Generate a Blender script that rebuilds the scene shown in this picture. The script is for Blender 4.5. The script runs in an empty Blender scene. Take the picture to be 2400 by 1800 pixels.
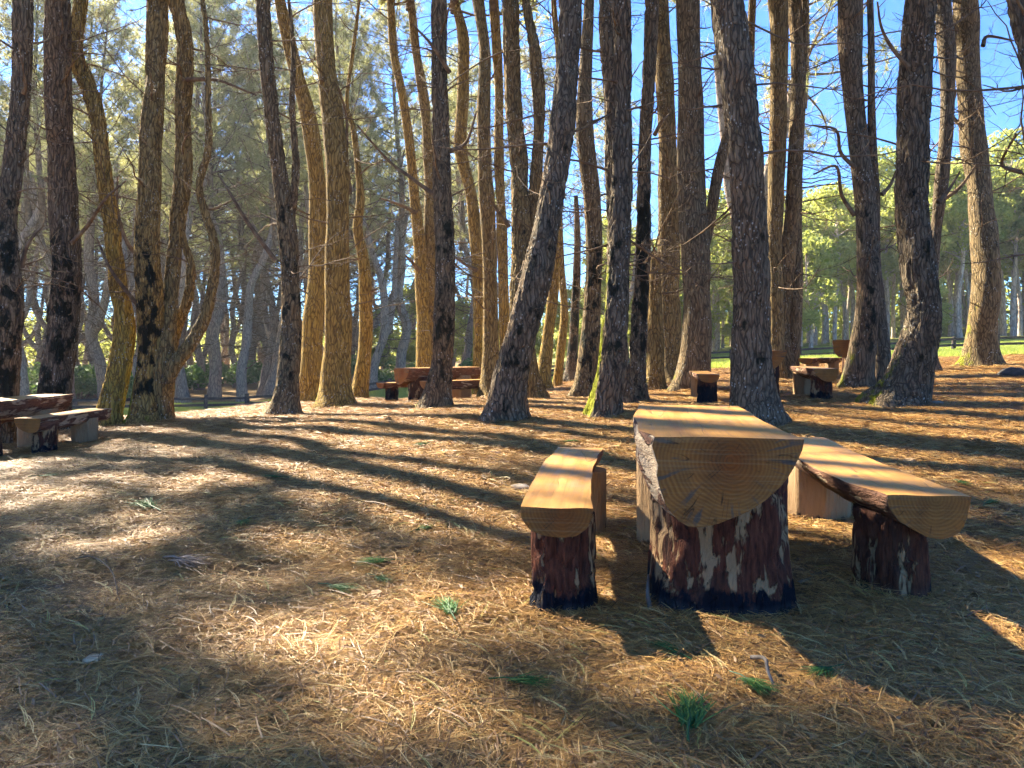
import bpy, math, random
import numpy as np
from mathutils import Vector, Matrix

# ------------------------------------------------------------------ camera, world, sun, exposure
SC = bpy.context.scene
COL = SC.collection
F, HX, HY, CH = 1800.0, 1200.0, 820.0, 1.12        # focal length in photo pixels, principal column, horizon row, eye height
cam = bpy.data.cameras.new('camera')
cam.sensor_width = 36.0
cam.lens = 36.0 * F / 2400.0
cam.shift_y = -(900.0 - HY) / 2400.0
cam.clip_end = 3000
camo = bpy.data.objects.new('camera', cam)
COL.objects.link(camo)
camo.location = (0, 0, CH)
camo.rotation_euler = (math.radians(90), 0, 0)
SC.camera = camo

SUN_AZ, SUN_EL = math.radians(46), math.radians(38)   # azimuth counted from the view direction towards the left
w = bpy.data.worlds.new('World')
SC.world = w
w.use_nodes = True
wn = w.node_tree
sky = wn.nodes.new('ShaderNodeTexSky')
sky.sky_type = 'NISHITA'
sky.sun_disc = False
sky.sun_elevation = SUN_EL
sky.sun_rotation = -SUN_AZ
sky.air_density = 1.0
sky.dust_density = 0.3
sky.ozone_density = 2.5
tint = wn.nodes.new('ShaderNodeMix'); tint.data_type = 'RGBA'; tint.blend_type = 'MULTIPLY'
tint.inputs[0].default_value = 1.0
tint.inputs[7].default_value = (0.33, 0.60, 1.0, 1)            # the clear, strongly blue winter sky of the photograph
wn.links.new(sky.outputs[0], tint.inputs[6])
wn.links.new(tint.outputs[2], wn.nodes['Background'].inputs[0])
wn.nodes['Background'].inputs[1].default_value = 0.06

sl = bpy.data.lights.new('sun', 'SUN')
sl.energy = 5.0
sl.angle = math.radians(0.8)
sl.color = (1.0, 0.89, 0.70)
slo = bpy.data.objects.new('sun', sl)
COL.objects.link(slo)
tosun = Vector((-math.sin(SUN_AZ) * math.cos(SUN_EL), math.cos(SUN_AZ) * math.cos(SUN_EL), math.sin(SUN_EL)))
slo.rotation_euler = tosun.to_track_quat('Z', 'Y').to_euler()
slo.location = (-20, 20, 30)

SC.view_settings.view_transform = 'Standard'
SC.view_settings.look = 'None'
SC.view_settings.exposure = 2.7
SC.view_settings.gamma = 1.0
SC.view_settings.use_curve_mapping = False
SC.render.engine = 'CYCLES'
cy = SC.cycles
cy.use_denoising = True
cy.max_bounces = 5
cy.use_light_tree = False
cy.diffuse_bounces = 3
cy.use_adaptive_sampling = True
cy.adaptive_threshold = 0.025
cy.glossy_bounces = 2
cy.transmission_bounces = 3
cy.transparent_max_bounces = 4
cy.sample_clamp_indirect = 6.0
cy.caustics_reflective = False
cy.caustics_refractive = False

# ------------------------------------------------------------------ helpers
RNG = np.random.default_rng(7)
random.seed(7)

def link(name, data, parent=None, label=None, cat=None, group=None, kind=None, loc=None, rz=None):
    o = bpy.data.objects.new(name, data)
    COL.objects.link(o)
    if parent is not None: o.parent = parent
    if label: o['label'] = label
    if cat: o['category'] = cat
    if group: o['group'] = group
    if kind: o['kind'] = kind
    if loc is not None: o.location = loc
    if rz is not None: o.rotation_euler = (0, 0, rz)
    return o

def mesh_np(name, v, f, mats=(), smooth=True, mat_idx=None):
    """v (n,3) floats, f: (m,3) or (m,4) int array, or a list of arrays of such"""
    fl = f if isinstance(f, list) else [f]
    fl = [np.asarray(x, dtype=np.int32) for x in fl if len(x)]
    me = bpy.data.meshes.new(name)
    v = np.asarray(v, dtype=np.float32)
    me.vertices.add(len(v))
    me.vertices.foreach_set('co', v.ravel())
    nl = sum(x.size for x in fl); nf = sum(len(x) for x in fl)
    me.loops.add(nl); me.polygons.add(nf)
    me.loops.foreach_set('vertex_index', np.concatenate([x.ravel() for x in fl]))
    cnt = np.concatenate([np.full(len(x), x.shape[1]) for x in fl])
    me.polygons.foreach_set('loop_start', np.concatenate([[0], np.cumsum(cnt)[:-1]]).astype(np.int32))
    me.polygons.foreach_set('loop_total', cnt.astype(np.int32))
    if mat_idx is not None: me.polygons.foreach_set('material_index', np.asarray(mat_idx, dtype=np.int32))
    me.polygons.foreach_set('use_smooth', np.full(nf, smooth))
    for m in mats: me.materials.append(m)
    me.update(calc_edges=True)
    me.validate()
    return me

def set_attr(me, name, arr):
    arr = np.asarray(arr, dtype=np.float32)
    if arr.ndim == 1:
        a = me.attributes.new(name, 'FLOAT', 'POINT'); a.data.foreach_set('value', arr)
    else:
        a = me.attributes.new(name, 'FLOAT_COLOR', 'POINT')
        if arr.shape[1] == 3: arr = np.concatenate([arr, np.ones((len(arr), 1), np.float32)], 1)
        a.data.foreach_set('color', arr.ravel())

def _hash(ix, iy, iz, s):
    h = (ix.astype(np.int64) * 374761393 + iy.astype(np.int64) * 668265263 + iz.astype(np.int64) * 2147483647 + s * 1274126177) & 0xffffffff
    h = ((h ^ (h >> 13)) * 1274126177) & 0xffffffff
    h = ((h ^ (h >> 16)) * 2246822519) & 0xffffffff
    return ((h ^ (h >> 15)) & 0xffffff) / float(0xffffff)

def vnoise(p, s=0):
    """value noise, p (...,3) -> 0..1"""
    i = np.floor(p).astype(np.int64); f = p - i; f = f * f * (3 - 2 * f)
    r = 0
    for dx in (0, 1):
        for dy in (0, 1):
            for dz in (0, 1):
                wt = (f[..., 0] if dx else 1 - f[..., 0]) * (f[..., 1] if dy else 1 - f[..., 1]) * (f[..., 2] if dz else 1 - f[..., 2])
                r = r + wt * _hash(i[..., 0] + dx, i[..., 1] + dy, i[..., 2] + dz, s)
    return r

def fbm(p, s=0, o=3):
    r, a, t = 0, 1.0, 0
    for k in range(o):
        r = r + a * vnoise(p * 2 ** k, s + k); t += a; a *= .5
    return r / t

def worley_edge(p, s=0):
    """F2-F1 of a jittered grid"""
    i = np.floor(p).astype(np.int64)
    d1 = np.full(p.shape[:-1], 9.0); d2 = d1.copy()
    for dx in (-1, 0, 1):
        for dy in (-1, 0, 1):
            for dz in (-1, 0, 1):
                c = i + np.array([dx, dy, dz])
                q = np.stack([_hash(c[..., 0], c[..., 1], c[..., 2], s + k) for k in (11, 12, 13)], -1) + c
                d = np.sqrt(((p - q) ** 2).sum(-1))
                d2 = np.minimum(d2, np.maximum(d, d1)); d1 = np.minimum(d1, d)
    return d2 - d1

def sstep(a, b, x):
    t = np.clip((x - a) / (b - a), 0, 1); return t * t * (3 - 2 * t)

# ------------------------------------------------------------------ terrain heights (thin plate spline through surveyed points)
CP = np.array([
    (0, -12, 0), (-12, -6, -.15), (12, -6, .1), (0, 0, 0), (-5, 2, -.05), (5, 2, .05), (1, 3.3, 0), (-3, 6, .02), (3, 6, .11), (0, 9, .27),
    (2.5, 9, .31), (5.3, 10.3, .4), (-6, 12.7, -.1), (-7, 13, -.15), (-7.6, 11, -.27), (-3.7, 12.5, .06), (-5.5, 15, -.12), (-8.6, 15, -.25), (-6, 9.7, -.2), (-10, 10, -.42), (-3.2, 14, .05), (-1.5, 13, .16), (3.4, 11.5, .33), (-2, 17, -.06), (-.4, 16, .12), (.8, 18.5, .14), (1.2, 20, .14), (1.7, 22, .18), (3.5, 17, .38), (2.7, 14.5, .34), (3.2, 14, .38), (-4.2, 16, .03), (-3.4, 17, .0),
    (6.5, 15, .47), (10, 17, .78), (-8.5, 18, -.55), (14, 22, .95), (2, 28, -.05), (-12, 24, -1.2), (-3, 27, -.8), (8, 30, .55),
    (-28, 36, -2.2), (-21, 38, -1.98), (-16, 40, -2.04), (-11.6, 43, -1.94), (-7, 46, -1.35), (2.8, 50, -.8), (10, 52, .1), (18.6, 48, .55),
    (24.7, 44, 1.07), (29, 40, 1.23), (-30, 58, -1.9), (-10, 60, -1.5), (2, 65, -.6), (20, 70, 1.2), (40, 70, 2.2), (60, 60, 2.6),
    (-60, 60, -2.2), (0, 100, -.6), (50, 110, 3.0), (-60, 110, -2), (-40, 10, -1.2), (40, 10, 1.6), (-80, -40, -1), (80, -40, 1), (0, -60, 0), (0, 200, 0), (150, 150, 3), (-150, 150, -2)], float)

def _U(r2): return np.where(r2 > 1e-9, r2 * np.log(np.maximum(r2, 1e-9)), 0)
def _tps():
    n = len(CP); P = CP[:, :2]
    K = _U(((P[:, None] - P[None]) ** 2).sum(-1)) + np.eye(n) * .4
    A = np.zeros((n + 3, n + 3)); A[:n, :n] = K; A[:n, n] = 1; A[:n, n + 1:] = P; A[n, :n] = 1; A[n + 1:, :n] = P.T
    return np.linalg.solve(A, np.concatenate([CP[:, 2], np.zeros(3)]))
TW = _tps()

def gh(x, y):
    x = np.asarray(x, float); y = np.asarray(y, float)
    cx = np.clip(x, -150, 150); cyy = np.clip(y, -60, 200)
    r = TW[len(CP)] + TW[len(CP) + 1] * cx + TW[len(CP) + 2] * cyy
    for k, (px, py, _) in enumerate(CP): r = r + TW[k] * _U((cx - px) ** 2 + (cyy - py) ** 2)
    p = np.stack([x, y, 0 * x], -1)
    near = 1 - sstep(14, 40, np.hypot(x, y))
    r = r + (fbm(p * .8, 3, 3) - .5) * .10 * near + (fbm(p * 4.0, 5, 2) - .5) * .03 * near
    return r
def g1(x, y): return float(gh(np.array([x]), np.array([y]))[0])

_ys = np.geomspace(1.5, 120, 900)
def cast(px, py, lo=1.5):
    """where the sight line of a photo pixel meets the terrain"""
    X = (px - HX) / F * _ys; Z = CH - (py - HY) / F * _ys
    d = Z - gh(X, _ys)
    for k in range(1, len(_ys)):
        if _ys[k] > lo and d[k] <= 0:
            return float(X[k]), float(_ys[k]), g1(X[k], _ys[k])
    return float(X[-1]), float(_ys[-1]), g1(X[-1], _ys[-1])
def at(px, py, D): return Vector(((px - HX) / F * D, D, CH - (py - HY) / F * D))

# ------------------------------------------------------------------ materials
class NT:
    def __init__(s, name):
        s.m = bpy.data.materials.new(name); s.m.use_nodes = True; s.t = s.m.node_tree
        s.b = s.t.nodes['Principled BSDF']; s.out = s.t.nodes['Material Output']
    def n(s, typ, **kw):
        nd = s.t.nodes.new('ShaderNode' + typ)
        for k, v in kw.items():
            if k.startswith('i_'):
                s.put(nd, int(k[2:]) if k[2:].isdigit() else k[2:].replace('_', ' '), v)
            else: setattr(nd, k, v)
        return nd
    def put(s, nd, key, v):
        if isinstance(v, bpy.types.NodeSocket): s.t.links.new(v, nd.inputs[key])
        else: nd.inputs[key].default_value = v
    def math(s, op, a, b=0.0, c=None, clamp=False):
        nd = s.n('Math', operation=op, use_clamp=clamp); s.put(nd, 0, a); s.put(nd, 1, b)
        if c is not None: s.put(nd, 2, c)
        return nd.outputs[0]
    def mix(s, fac, a, b):
        nd = s.n('Mix', data_type='RGBA'); s.put(nd, 0, fac)
        for key, v in ((6, a), (7, b)):
            s.put(nd, key, v if isinstance(v, bpy.types.NodeSocket) else (*v, 1.0))
        return nd.outputs[2]
    def noise(s, vec, scale, detail=3, rough=.55, dist=0.0):
        nd = s.n('TexNoise', i_Scale=scale, i_Detail=detail, i_Roughness=rough, i_Distortion=dist)
        if vec is not None: s.put(nd, 'Vector', vec)
        return nd.outputs[0]
    def mapr(s, v, a, b, c=0.0, d=1.0):
        nd = s.n('MapRange'); s.put(nd, 0, v)
        for k, x in zip((1, 2, 3, 4), (a, b, c, d)): s.put(nd, k, x)
        return nd.outputs[0]
    def scale(s, vec, sc):
        nd = s.n('Mapping'); s.put(nd, 'Vector', vec); nd.inputs['Scale'].default_value = sc; return nd.outputs[0]
    def vadd(s, a, b, op='ADD'):
        nd = s.n('VectorMath', operation=op); s.put(nd, 0, a); s.put(nd, 1, b); return nd.outputs[0]
    def obj_coord(s, rnd=True):
        c = s.n('TexCoord').outputs['Object']
        if rnd:
            r = s.n('ObjectInfo').outputs['Random']
            o = s.n('VectorMath', operation='SCALE'); o.inputs[0].default_value = (37.0, 53.0, 29.0); s.put(o, 'Scale', r)
            c = s.vadd(c, o.outputs[0])
        return c
    def bump(s, h, dist=.02, strength=1.0):
        nd = s.n('Bump', i_Strength=strength, i_Distance=dist); s.put(nd, 'Height', h); return nd.outputs[0]
    def fin(s, col, rough=.8, nor=None, spec=.25):
        s.put(s.b, 'Base Color', col if isinstance(col, bpy.types.NodeSocket) else (*col, 1))
        s.put(s.b, 'Roughness', rough); s.put(s.b, 'Specular IOR Level', spec)
        if nor is not None: s.put(s.b, 'Normal', nor)
        return s.m

def leaf_mat(name, ramp, trans=.45, tcol=None):
    t = NT(name)
    a = t.n('Attribute', attribute_name='tone').outputs['Fac']
    r = t.n('ObjectInfo').outputs['Random']
    f = t.math('ADD', t.math('MULTIPLY', a, .8), t.math('MULTIPLY', r, .2))
    cr = t.n('ValToRGB'); t.put(cr, 0, f)
    el = cr.color_ramp.elements
    while len(el) < len(ramp): el.new(.5)
    for e, (p, c) in zip(el, ramp): e.position = p; e.color = (*c, 1)
    t.fin(cr.outputs[0], .55, spec=.3)
    if trans > 0:
        tr = t.n('BsdfTranslucent'); t.put(tr, 0, t.mix(.5, cr.outputs[0], tcol) if tcol else cr.outputs[0])
        mx = t.n('MixShader'); t.put(mx, 0, trans); t.put(mx, 1, t.b.outputs[0]); t.put(mx, 2, tr.outputs[0])
        t.put(t.out, 0, mx.outputs[0])
    return t.m

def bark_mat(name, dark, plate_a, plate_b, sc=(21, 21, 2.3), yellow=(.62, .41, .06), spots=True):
    t = NT(name)
    c = t.obj_coord()
    wob = t.n('TexNoise', i_Scale=2.6, i_Detail=2.0); t.put(wob, 'Vector', c)
    cw = t.n('VectorMath', operation='MULTIPLY_ADD'); t.put(cw, 0, wob.outputs['Color']); cw.inputs[1].default_value = (.20, .20, .5); t.put(cw, 2, c)
    v = t.n('TexVoronoi', feature='DISTANCE_TO_EDGE', i_Scale=1.0); t.put(v, 'Vector', t.scale(cw.outputs[0], sc))
    crack = t.mapr(v.outputs['Distance'], .0, .17)
    crack = t.math('MULTIPLY', crack, t.mapr(t.noise(t.scale(c, (60, 60, 8)), 1.0, 3), .3, .6, .45, 1.0))
    fine = t.noise(t.scale(c, (30, 30, 9)), 1.0, 4, .65)
    big = t.noise(c, 1.3, 3)
    plate = t.mix(t.mapr(fine, .3, .7), plate_a, plate_b)
    plate = t.mix(t.mapr(big, .45, .75), plate, tuple(x * y for x, y in zip(plate_b, (1.1, .9, .75))))
    at_ = t.n('Attribute', attribute_name='moss').outputs['Color']
    sep = t.n('SeparateColor'); t.put(sep, 0, at_)
    R, G, B = sep.outputs[0], sep.outputs[1], sep.outputs[2]
    plate = t.mix(t.math('MULTIPLY', B, t.mapr(fine, .25, .6, .55, 1.0)), plate, yellow)  # yellow lichen, with warm light bounced off the ground painted into its colour
    dk = t.mix(t.math('MULTIPLY', B, .8), dark, (.17, .10, .02))  # fissures take on the same painted warm glow
    col = t.mix(crack, dk, plate)
    # pale lichen flecks
    if spots:
        vs = t.n('TexVoronoi', feature='F1', i_Scale=26.0); t.put(vs, 'Vector', t.scale(c, (1, 1, .7)))
        fl = t.math('MULTIPLY', t.mapr(vs.outputs['Distance'], .2, .27, 1, 0), t.mapr(t.noise(c, 4.0, 2), .52, .6))
        col = t.mix(t.math('MULTIPLY', fl, .65), col, (.46, .46, .40))
    mn = t.noise(t.scale(c, (1, 1, .55)), 5.0, 4, .6)
    gm = t.mapr(t.math('ADD', mn, t.math('MULTIPLY', G, .62)), .88, 1.02)
    col = t.mix(gm, col, (.19, .20, .015))
    bn = t.noise(t.scale(t.vadd(c, (9.0, 4.0, 2.0)), (1, 1, .6)), 6.0, 4, .62)
    bm = t.mapr(t.math('ADD', bn, t.math('MULTIPLY', R, .34)), .765, .86)
    col = t.mix(bm, col, (.018, .019, .012))
    h = t.math('ADD', t.math('MULTIPLY', crack, .8), t.math('MULTIPLY', fine, .5))
    h = t.math('ADD', h, t.math('MULTIPLY', bm, .25))
    return t.fin(col, .92, t.bump(h, .022, 1.0), .12)

M = {}
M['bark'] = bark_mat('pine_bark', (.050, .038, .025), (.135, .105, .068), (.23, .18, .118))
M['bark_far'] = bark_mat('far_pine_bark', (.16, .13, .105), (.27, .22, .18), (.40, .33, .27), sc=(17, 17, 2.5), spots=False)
M['bark_pale'] = bark_mat('eucalyptus_bark', (.28, .22, .18), (.50, .41, .34), (.62, .53, .45), sc=(6, 6, 1.5), spots=False)
def twig_mat():
    t = NT('dead_twig'); c = t.obj_coord()
    f = t.noise(c, 9.0, 3)
    return t.fin(t.mix(t.mapr(f, .35, .7), (.085, .058, .038), (.21, .15, .09)), .9, spec=.1)
M['twig'] = twig_mat()
M['needles_live'] = leaf_mat('live_needles', [(0, (.09, .115, .035)), (.45, (.20, .21, .07)), (.8, (.34, .32, .12)), (1, (.36, .24, .12))], .5, (.52, .50, .2))
M['euc_leaf'] = leaf_mat('eucalyptus_leaves', [(0, (.10, .16, .04)), (.4, (.24, .29, .06)), (.75, (.40, .40, .09)), (1, (.46, .38, .11))], .5, (.65, .66, .14))
M['bush_leaf'] = leaf_mat('shrub_leaves', [(0, (.03, .09, .03)), (.5, (.09, .18, .05)), (1, (.22, .30, .09))], .35, (.35, .5, .1))
M['grass'] = leaf_mat('meadow_grass', [(0, (.09, .16, .025)), (.5, (.24, .32, .05)), (1, (.44, .42, .13))], .4, (.6, .65, .12))
M['litter'] = leaf_mat('fallen_needles', [(0, (.09, .044, .018)), (.3, (.26, .13, .042)), (.62, (.50, .275, .07)), (.86, (.62, .44, .18)), (1, (.36, .36, .07))], 0)
M['sprig'] = leaf_mat('green_sprig', [(0, (.02, .07, .02)), (.6, (.04, .12, .022)), (1, (.13, .22, .04))], .15)
M['sprig_pale'] = leaf_mat('bleached_sprig', [(0, (.22, .14, .09)), (1, (.36, .26, .18))], .1)

def ground_mat():
    t = NT('forest_floor')
    c = t.n('TexCoord').outputs['Object']
    gmask = t.n('Attribute', attribute_name='grass').outputs['Fac']
    warp = t.noise(c, .9, 3)
    st = t.noise(t.scale(c, (14, 60, 1)), 1.0, 5, .7, 1.2)
    st2 = t.noise(t.scale(c, (70, 18, 1)), 1.0, 5, .7, 1.2)
    s = t.math('MULTIPLY', t.math('ADD', st, st2), .5)
    nd = t.mix(t.mapr(s, .36, .66), (.13, .078, .038), (.40, .25, .10))
    nd = t.mix(t.mapr(t.noise(c, 60, 3), .56, .7), nd, (.52, .40, .24))
    nd = t.mix(t.mapr(warp, .50, .72, 0, .6), nd, (.115, .085, .055))
    # bare sandy soil nearest the viewer
    soil = t.math('MULTIPLY', t.mapr(t.noise(c, 1.7, 4), .45, .62), t.n('Attribute', attribute_name='soil').outputs['Fac'])
    nd = t.mix(soil, nd, t.mix(t.mapr(t.noise(c, 140, 2), .4, .7), (.075, .055, .038), (.22, .17, .12)))
    gr = t.mix(t.mapr(t.noise(c, .6, 4), .35, .65), (.18, .22, .05), (.40, .38, .13))
    gr = t.mix(t.mapr(t.noise(c, 25, 3), .4, .7, 0, .5), gr, (.05, .09, .02))
    m = t.mapr(t.math('ADD', gmask, t.math('MULTIPLY', t.math('SUBTRACT', t.noise(c, .8, 5), .5), .9)), .42, .58)
    col = t.mix(m, nd, gr)
    h = t.math('ADD', s, t.math('MULTIPLY', t.noise(c, 45, 4), .6))
    return t.fin(col, .95, t.bump(h, .03, .9), .1)
M['ground'] = ground_mat()

def endgrain_mat(name, cx, cz, heart=(.22, .064, .009), light=(.29, .125, .027)):
    """sawn log end, ring centre at local (cx, cz)"""
    t = NT(name)
    c = t.n('TexCoord').outputs['Object']
    sp = t.n('SeparateXYZ'); t.put(sp, 0, c)
    nz = t.noise(c, 5.0, 2)
    x = t.math('ADD', sp.outputs[0], -cx); z = t.math('ADD', sp.outputs[2], -cz)
    r = t.math('SQRT', t.math('ADD', t.math('MULTIPLY', x, x), t.math('MULTIPLY', z, z)))
    rr = t.math('ADD', r, t.math('MULTIPLY', t.math('SUBTRACT', nz, .5), .07))
    ring = t.math('MULTIPLY_ADD', t.math('SINE', t.math('MULTIPLY', rr, 440.0)), .5, .5)
    ring = t.math('MULTIPLY', ring, t.mapr(t.noise(c, 9, 2), .3, .7, .4, 1.0))
    col = t.mix(t.mapr(rr, .03, .17), heart, light)
    col = t.mix(t.math('MULTIPLY', ring, .62), col, tuple(v * .5 for v in heart))
    col = t.mix(t.mapr(t.noise(c, 11.0, 4, .65), .42, .72, 0, .65), col, (.13, .062, .02))
    ang = t.math('ARCTAN2', x, z)
    cv = t.n('CombineXYZ'); t.put(cv, 0, t.math('MULTIPLY', ang, 5.0)); t.put(cv, 1, t.math('MULTIPLY', r, 4.0)); 
    st = t.math('MULTIPLY', t.mapr(t.noise(cv.outputs[0], 1.6, 3), .56, .68), t.mapr(r, .09, .17))
    col = t.mix(t.math('MULTIPLY', st, .8), col, (.060, .062, .058))
    cv2 = t.n('CombineXYZ'); t.put(cv2, 0, t.math('MULTIPLY', ang, 3.2)); t.put(cv2, 1, t.math('MULTIPLY', r, 1.5))
    ck = t.math('ABSOLUTE', t.math('SUBTRACT', t.noise(cv2.outputs[0], 2.2, 1), .5))
    ck = t.math('MULTIPLY', t.mapr(ck, .0, .012, 1, 0), t.math('MULTIPLY', t.mapr(r, .02, .05), t.mapr(t.noise(c, 6.0, 1), .45, .6)))
    col = t.mix(t.math('MULTIPLY', ck, .85), col, (.03, .018, .01))
    saw = t.noise(t.scale(c, (2, 1, 90)), 1.0, 2)
    col = t.mix(t.mapr(saw, .5, .75, 0, .35), col, (.33, .23, .11))
    fine = t.noise(c, 120, 2)
    h = t.math('ADD', t.math('SUBTRACT', t.math('MULTIPLY', ring, .5), t.math('MULTIPLY', ck, 2.0)), t.math('ADD', t.math('MULTIPLY', saw, .6), t.math('MULTIPLY', fine, .4)))
    return t.fin(col, .75, t.bump(h, .004, .8), .2)

def topwood_mat(name):
    t = NT(name)
    c = t.obj_coord()
    g = t.noise(t.scale(c, (26, 1.1, 20)), 1.0, 4, .6, .6)
    arcs = t.n('TexWave', wave_type='RINGS', rings_direction='X', i_Scale=3.0, i_Distortion=5.0, i_Detail=2.0)
    t.put(arcs, 'Vector', t.scale(t.n('TexCoord').outputs['Object'], (3.5, .5, 1)))
    col = t.mix(t.mapr(g, .3, .7), (.40, .175, .035), (.57, .30, .075))
    col = t.mix(t.math('MULTIPLY', arcs.outputs[0], .35), col, (.34, .17, .05))
    red = t.noise(t.scale(c, (9, .9, 1)), 1.0, 2)
    col = t.mix(t.mapr(red, .58, .72, 0, .55), col, (.30, .12, .05))
    blue = t.noise(t.scale(c, (6, 1.6, 1)), 1.0, 3)
    col = t.mix(t.mapr(blue, .58, .72, 0, .35), col, (.20, .18, .14))
    kn = t.n('TexVoronoi', feature='F1', i_Scale=1.0); t.put(kn, 'Vector', t.scale(c, (5, 2.6, 1)))
    col = t.mix(t.mapr(kn.outputs['Distance'], .05, .12, .8, 0), col, (.09, .06, .04))
    streak = t.noise(t.scale(c, (90, 2.0, 1)), 1.0, 3, .6)
    col = t.mix(t.mapr(streak, .52, .72, 0, .5), col, (.20, .095, .03))
    ckn = t.math('ABSOLUTE', t.math('SUBTRACT', t.noise(t.scale(c, (7, .55, 1)), 1.0, 2), .5))
    ck = t.math('MULTIPLY', t.mapr(ckn, .0, .006, 1, 0), t.mapr(t.noise(c, 3.0, 2), .46, .56))
    col = t.mix(t.math('MULTIPLY', ck, .8), col, (.04, .025, .014))
    wear = t.noise(c, 4.5, 4, .65)
    col = t.mix(t.mapr(wear, .5, .75, 0, .3), col, (.33, .24, .16))
    saw = t.noise(t.scale(c, (1, 130, 1)), 1.0, 2)
    h = t.math('SUBTRACT', t.math('ADD', t.math('MULTIPLY', g, .6), t.math('MULTIPLY', saw, .5)), t.math('MULTIPLY', ck, 2.5))
    return t.fin(col, t.mapr(g, .3, .7, .30, .48), t.bump(h, .004, .7), .4)

def logside_mat(name, pale=.35):
    """reddish inner bark, partly stripped to pale wood"""
    t = NT(name)
    c = t.obj_coord()
    n1 = t.noise(t.scale(c, (13, 3.2, 13)), 1.0, 4, .6, .4)
    n2 = t.noise(t.scale(c, (45, 9, 45)), 1.0, 4, .65)
    col = t.mix(t.mapr(n2, .3, .7), (.06, .028, .018), (.22, .11, .065))
    stripped = t.mapr(n1, .70 - pale * .35, .76 - pale * .35)
    col = t.mix(stripped, col, t.mix(n2, (.38, .27, .16), (.58, .46, .31)))
    h = t.math('SUBTRACT', n2, t.math('MULTIPLY', stripped, .8))
    return t.fin(col, .85, t.bump(h, .03, 1.0), .2)

def stump_mat(name, pale=.5, tar=.14, red=1.0):
    t = NT(name)
    c0 = t.n('TexCoord').outputs['Object']
    c = t.obj_coord()
    z = t.n('SeparateXYZ'); t.put(z, 0, c0); z = z.outputs[2]
    n1 = t.noise(t.scale(c, (15, 15, 4.0)), 1.0, 4, .6, .3)
    n2 = t.noise(t.scale(c, (55, 55, 9)), 1.0, 4, .65)
    n3 = t.noise(t.scale(c, (7, 7, 3.0)), 1.0, 3)
    bark = t.mix(t.mapr(n2, .3, .72), (.030, .012, .010), (.15 * red, .062, .034))
    bark = t.mix(t.mapr(n3, .5, .68, 0, .8), bark, (.042, .031, .024))
    wood = t.mix(n2, (.25, .155, .078), (.42, .285, .155))
    strip = t.mapr(n1, .72 - pale * .38, .76 - pale * .38)
    col = t.mix(strip, bark, wood)
    edge = t.math('ADD', z, t.math('MULTIPLY', t.math('SUBTRACT', t.noise(t.scale(c, (11, 11, 6)), 1.0, 4), .5), -.30))
    tm = t.mapr(edge, tar - .012, tar + .012, 1, 0)
    tm = t.math('MULTIPLY', tm, t.mapr(t.noise(t.scale(c, (40, 40, 6)), 1.0, 3), .30, .42, .45, 1))
    col = t.mix(tm, col, (.007, .009, .015))
    dust = t.mapr(t.math('ADD', z, t.math('MULTIPLY', n3, .06)), .02, .09, .55, 0)
    col = t.mix(dust, col, (.13, .115, .10))
    h = t.math('SUBTRACT', n2, t.math('MULTIPLY', strip, .7))
    return t.fin(col, .8, t.bump(h, .03, 1.0), .08)

M['top'] = topwood_mat('sawn_pine_top')
M['side'] = logside_mat('log_side_bark', .38)
M['side_brown'] = logside_mat('log_side_brown', .55)
M['side_pale'] = logside_mat('log_side_stripped', .75)
M['stump'] = stump_mat('stump_patchy_bark', .55, .12, 1.15)
M['stump_dark'] = stump_mat('stump_dark_bark', .36, .12, .8)
M['stump_mid'] = stump_mat('stump_worn_bark', .38, .02)
M['stump_tar'] = stump_mat('stump_tarred', .3, .30)
M['hewn'] = stump_mat('stump_hewn_pale', 1.2, .015)
def plain(name, a, b, sc=6.0, rough=.9, stretch=(1, 1, 1), bd=.01):
    t = NT(name); c = t.obj_coord(); n = t.noise(t.scale(c, stretch), sc, 4, .6)
    return t.fin(t.mix(t.mapr(n, .3, .7), a, b), rough, t.bump(n, bd, .8), .2)
M['fence'] = plain('fence_timber', (.035, .027, .023), (.10, .078, .066), 8, .85, (1, 1, 1))
M['stone'] = plain('pale_stone', (.18, .14, .10), (.32, .26, .20), 14)
M['rock'] = plain('dark_rock', (.035, .033, .03), (.10, .09, .08), 12, .95, bd=.03)
M['chip'] = plain('wood_chip', (.42, .29, .16), (.62, .47, .30), 20, .8, (1, 6, 1), .004)
M['barkchip'] = plain('bark_chip', (.04, .022, .016), (.15, .085, .055), 18, .9, (1, 4, 1), .01)
M['stick_grey'] = plain('grey_stick', (.07, .058, .048), (.17, .145, .12), 18, .85, (1, 1, 1), .004)
M['cone'] = plain('pine_cone', (.06, .035, .022), (.16, .10, .06), 40, .9, (1, 1, 1), .01)

# ------------------------------------------------------------------ ground sheet
def build_ground():
    k = 6.2
    u = np.linspace(-1, 1, 361)
    xs = np.sinh(k * u) / np.sinh(k) * 900
    v = np.linspace(-.62, 1, 381)
    ys = np.sinh(k * v) / np.sinh(k) * 900 + 4
    X, Y = np.meshgrid(xs, ys)
    Z = gh(X, Y)
    V = np.stack([X, Y, Z], -1).reshape(-1, 3)
    ny, nx = X.shape
    i = (np.arange(ny - 1)[:, None] * nx + np.arange(nx - 1)[None]).ravel()
    me = mesh_np('ground', V, np.stack([i, i + 1, i + nx + 1, i + nx], 1), [M['ground']])
    set_attr(me, 'grass', grass_mask(X, Y).ravel())
    set_attr(me, 'soil', np.maximum(1 - sstep(2.2, 6.5, np.hypot(X - .8, Y)), 1.6 * np.exp(-(((X - 1.05) / 1.0) ** 2 + ((Y - 3.35) / .65) ** 2))).ravel())
    return link('ground', me, kind='structure')

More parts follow.
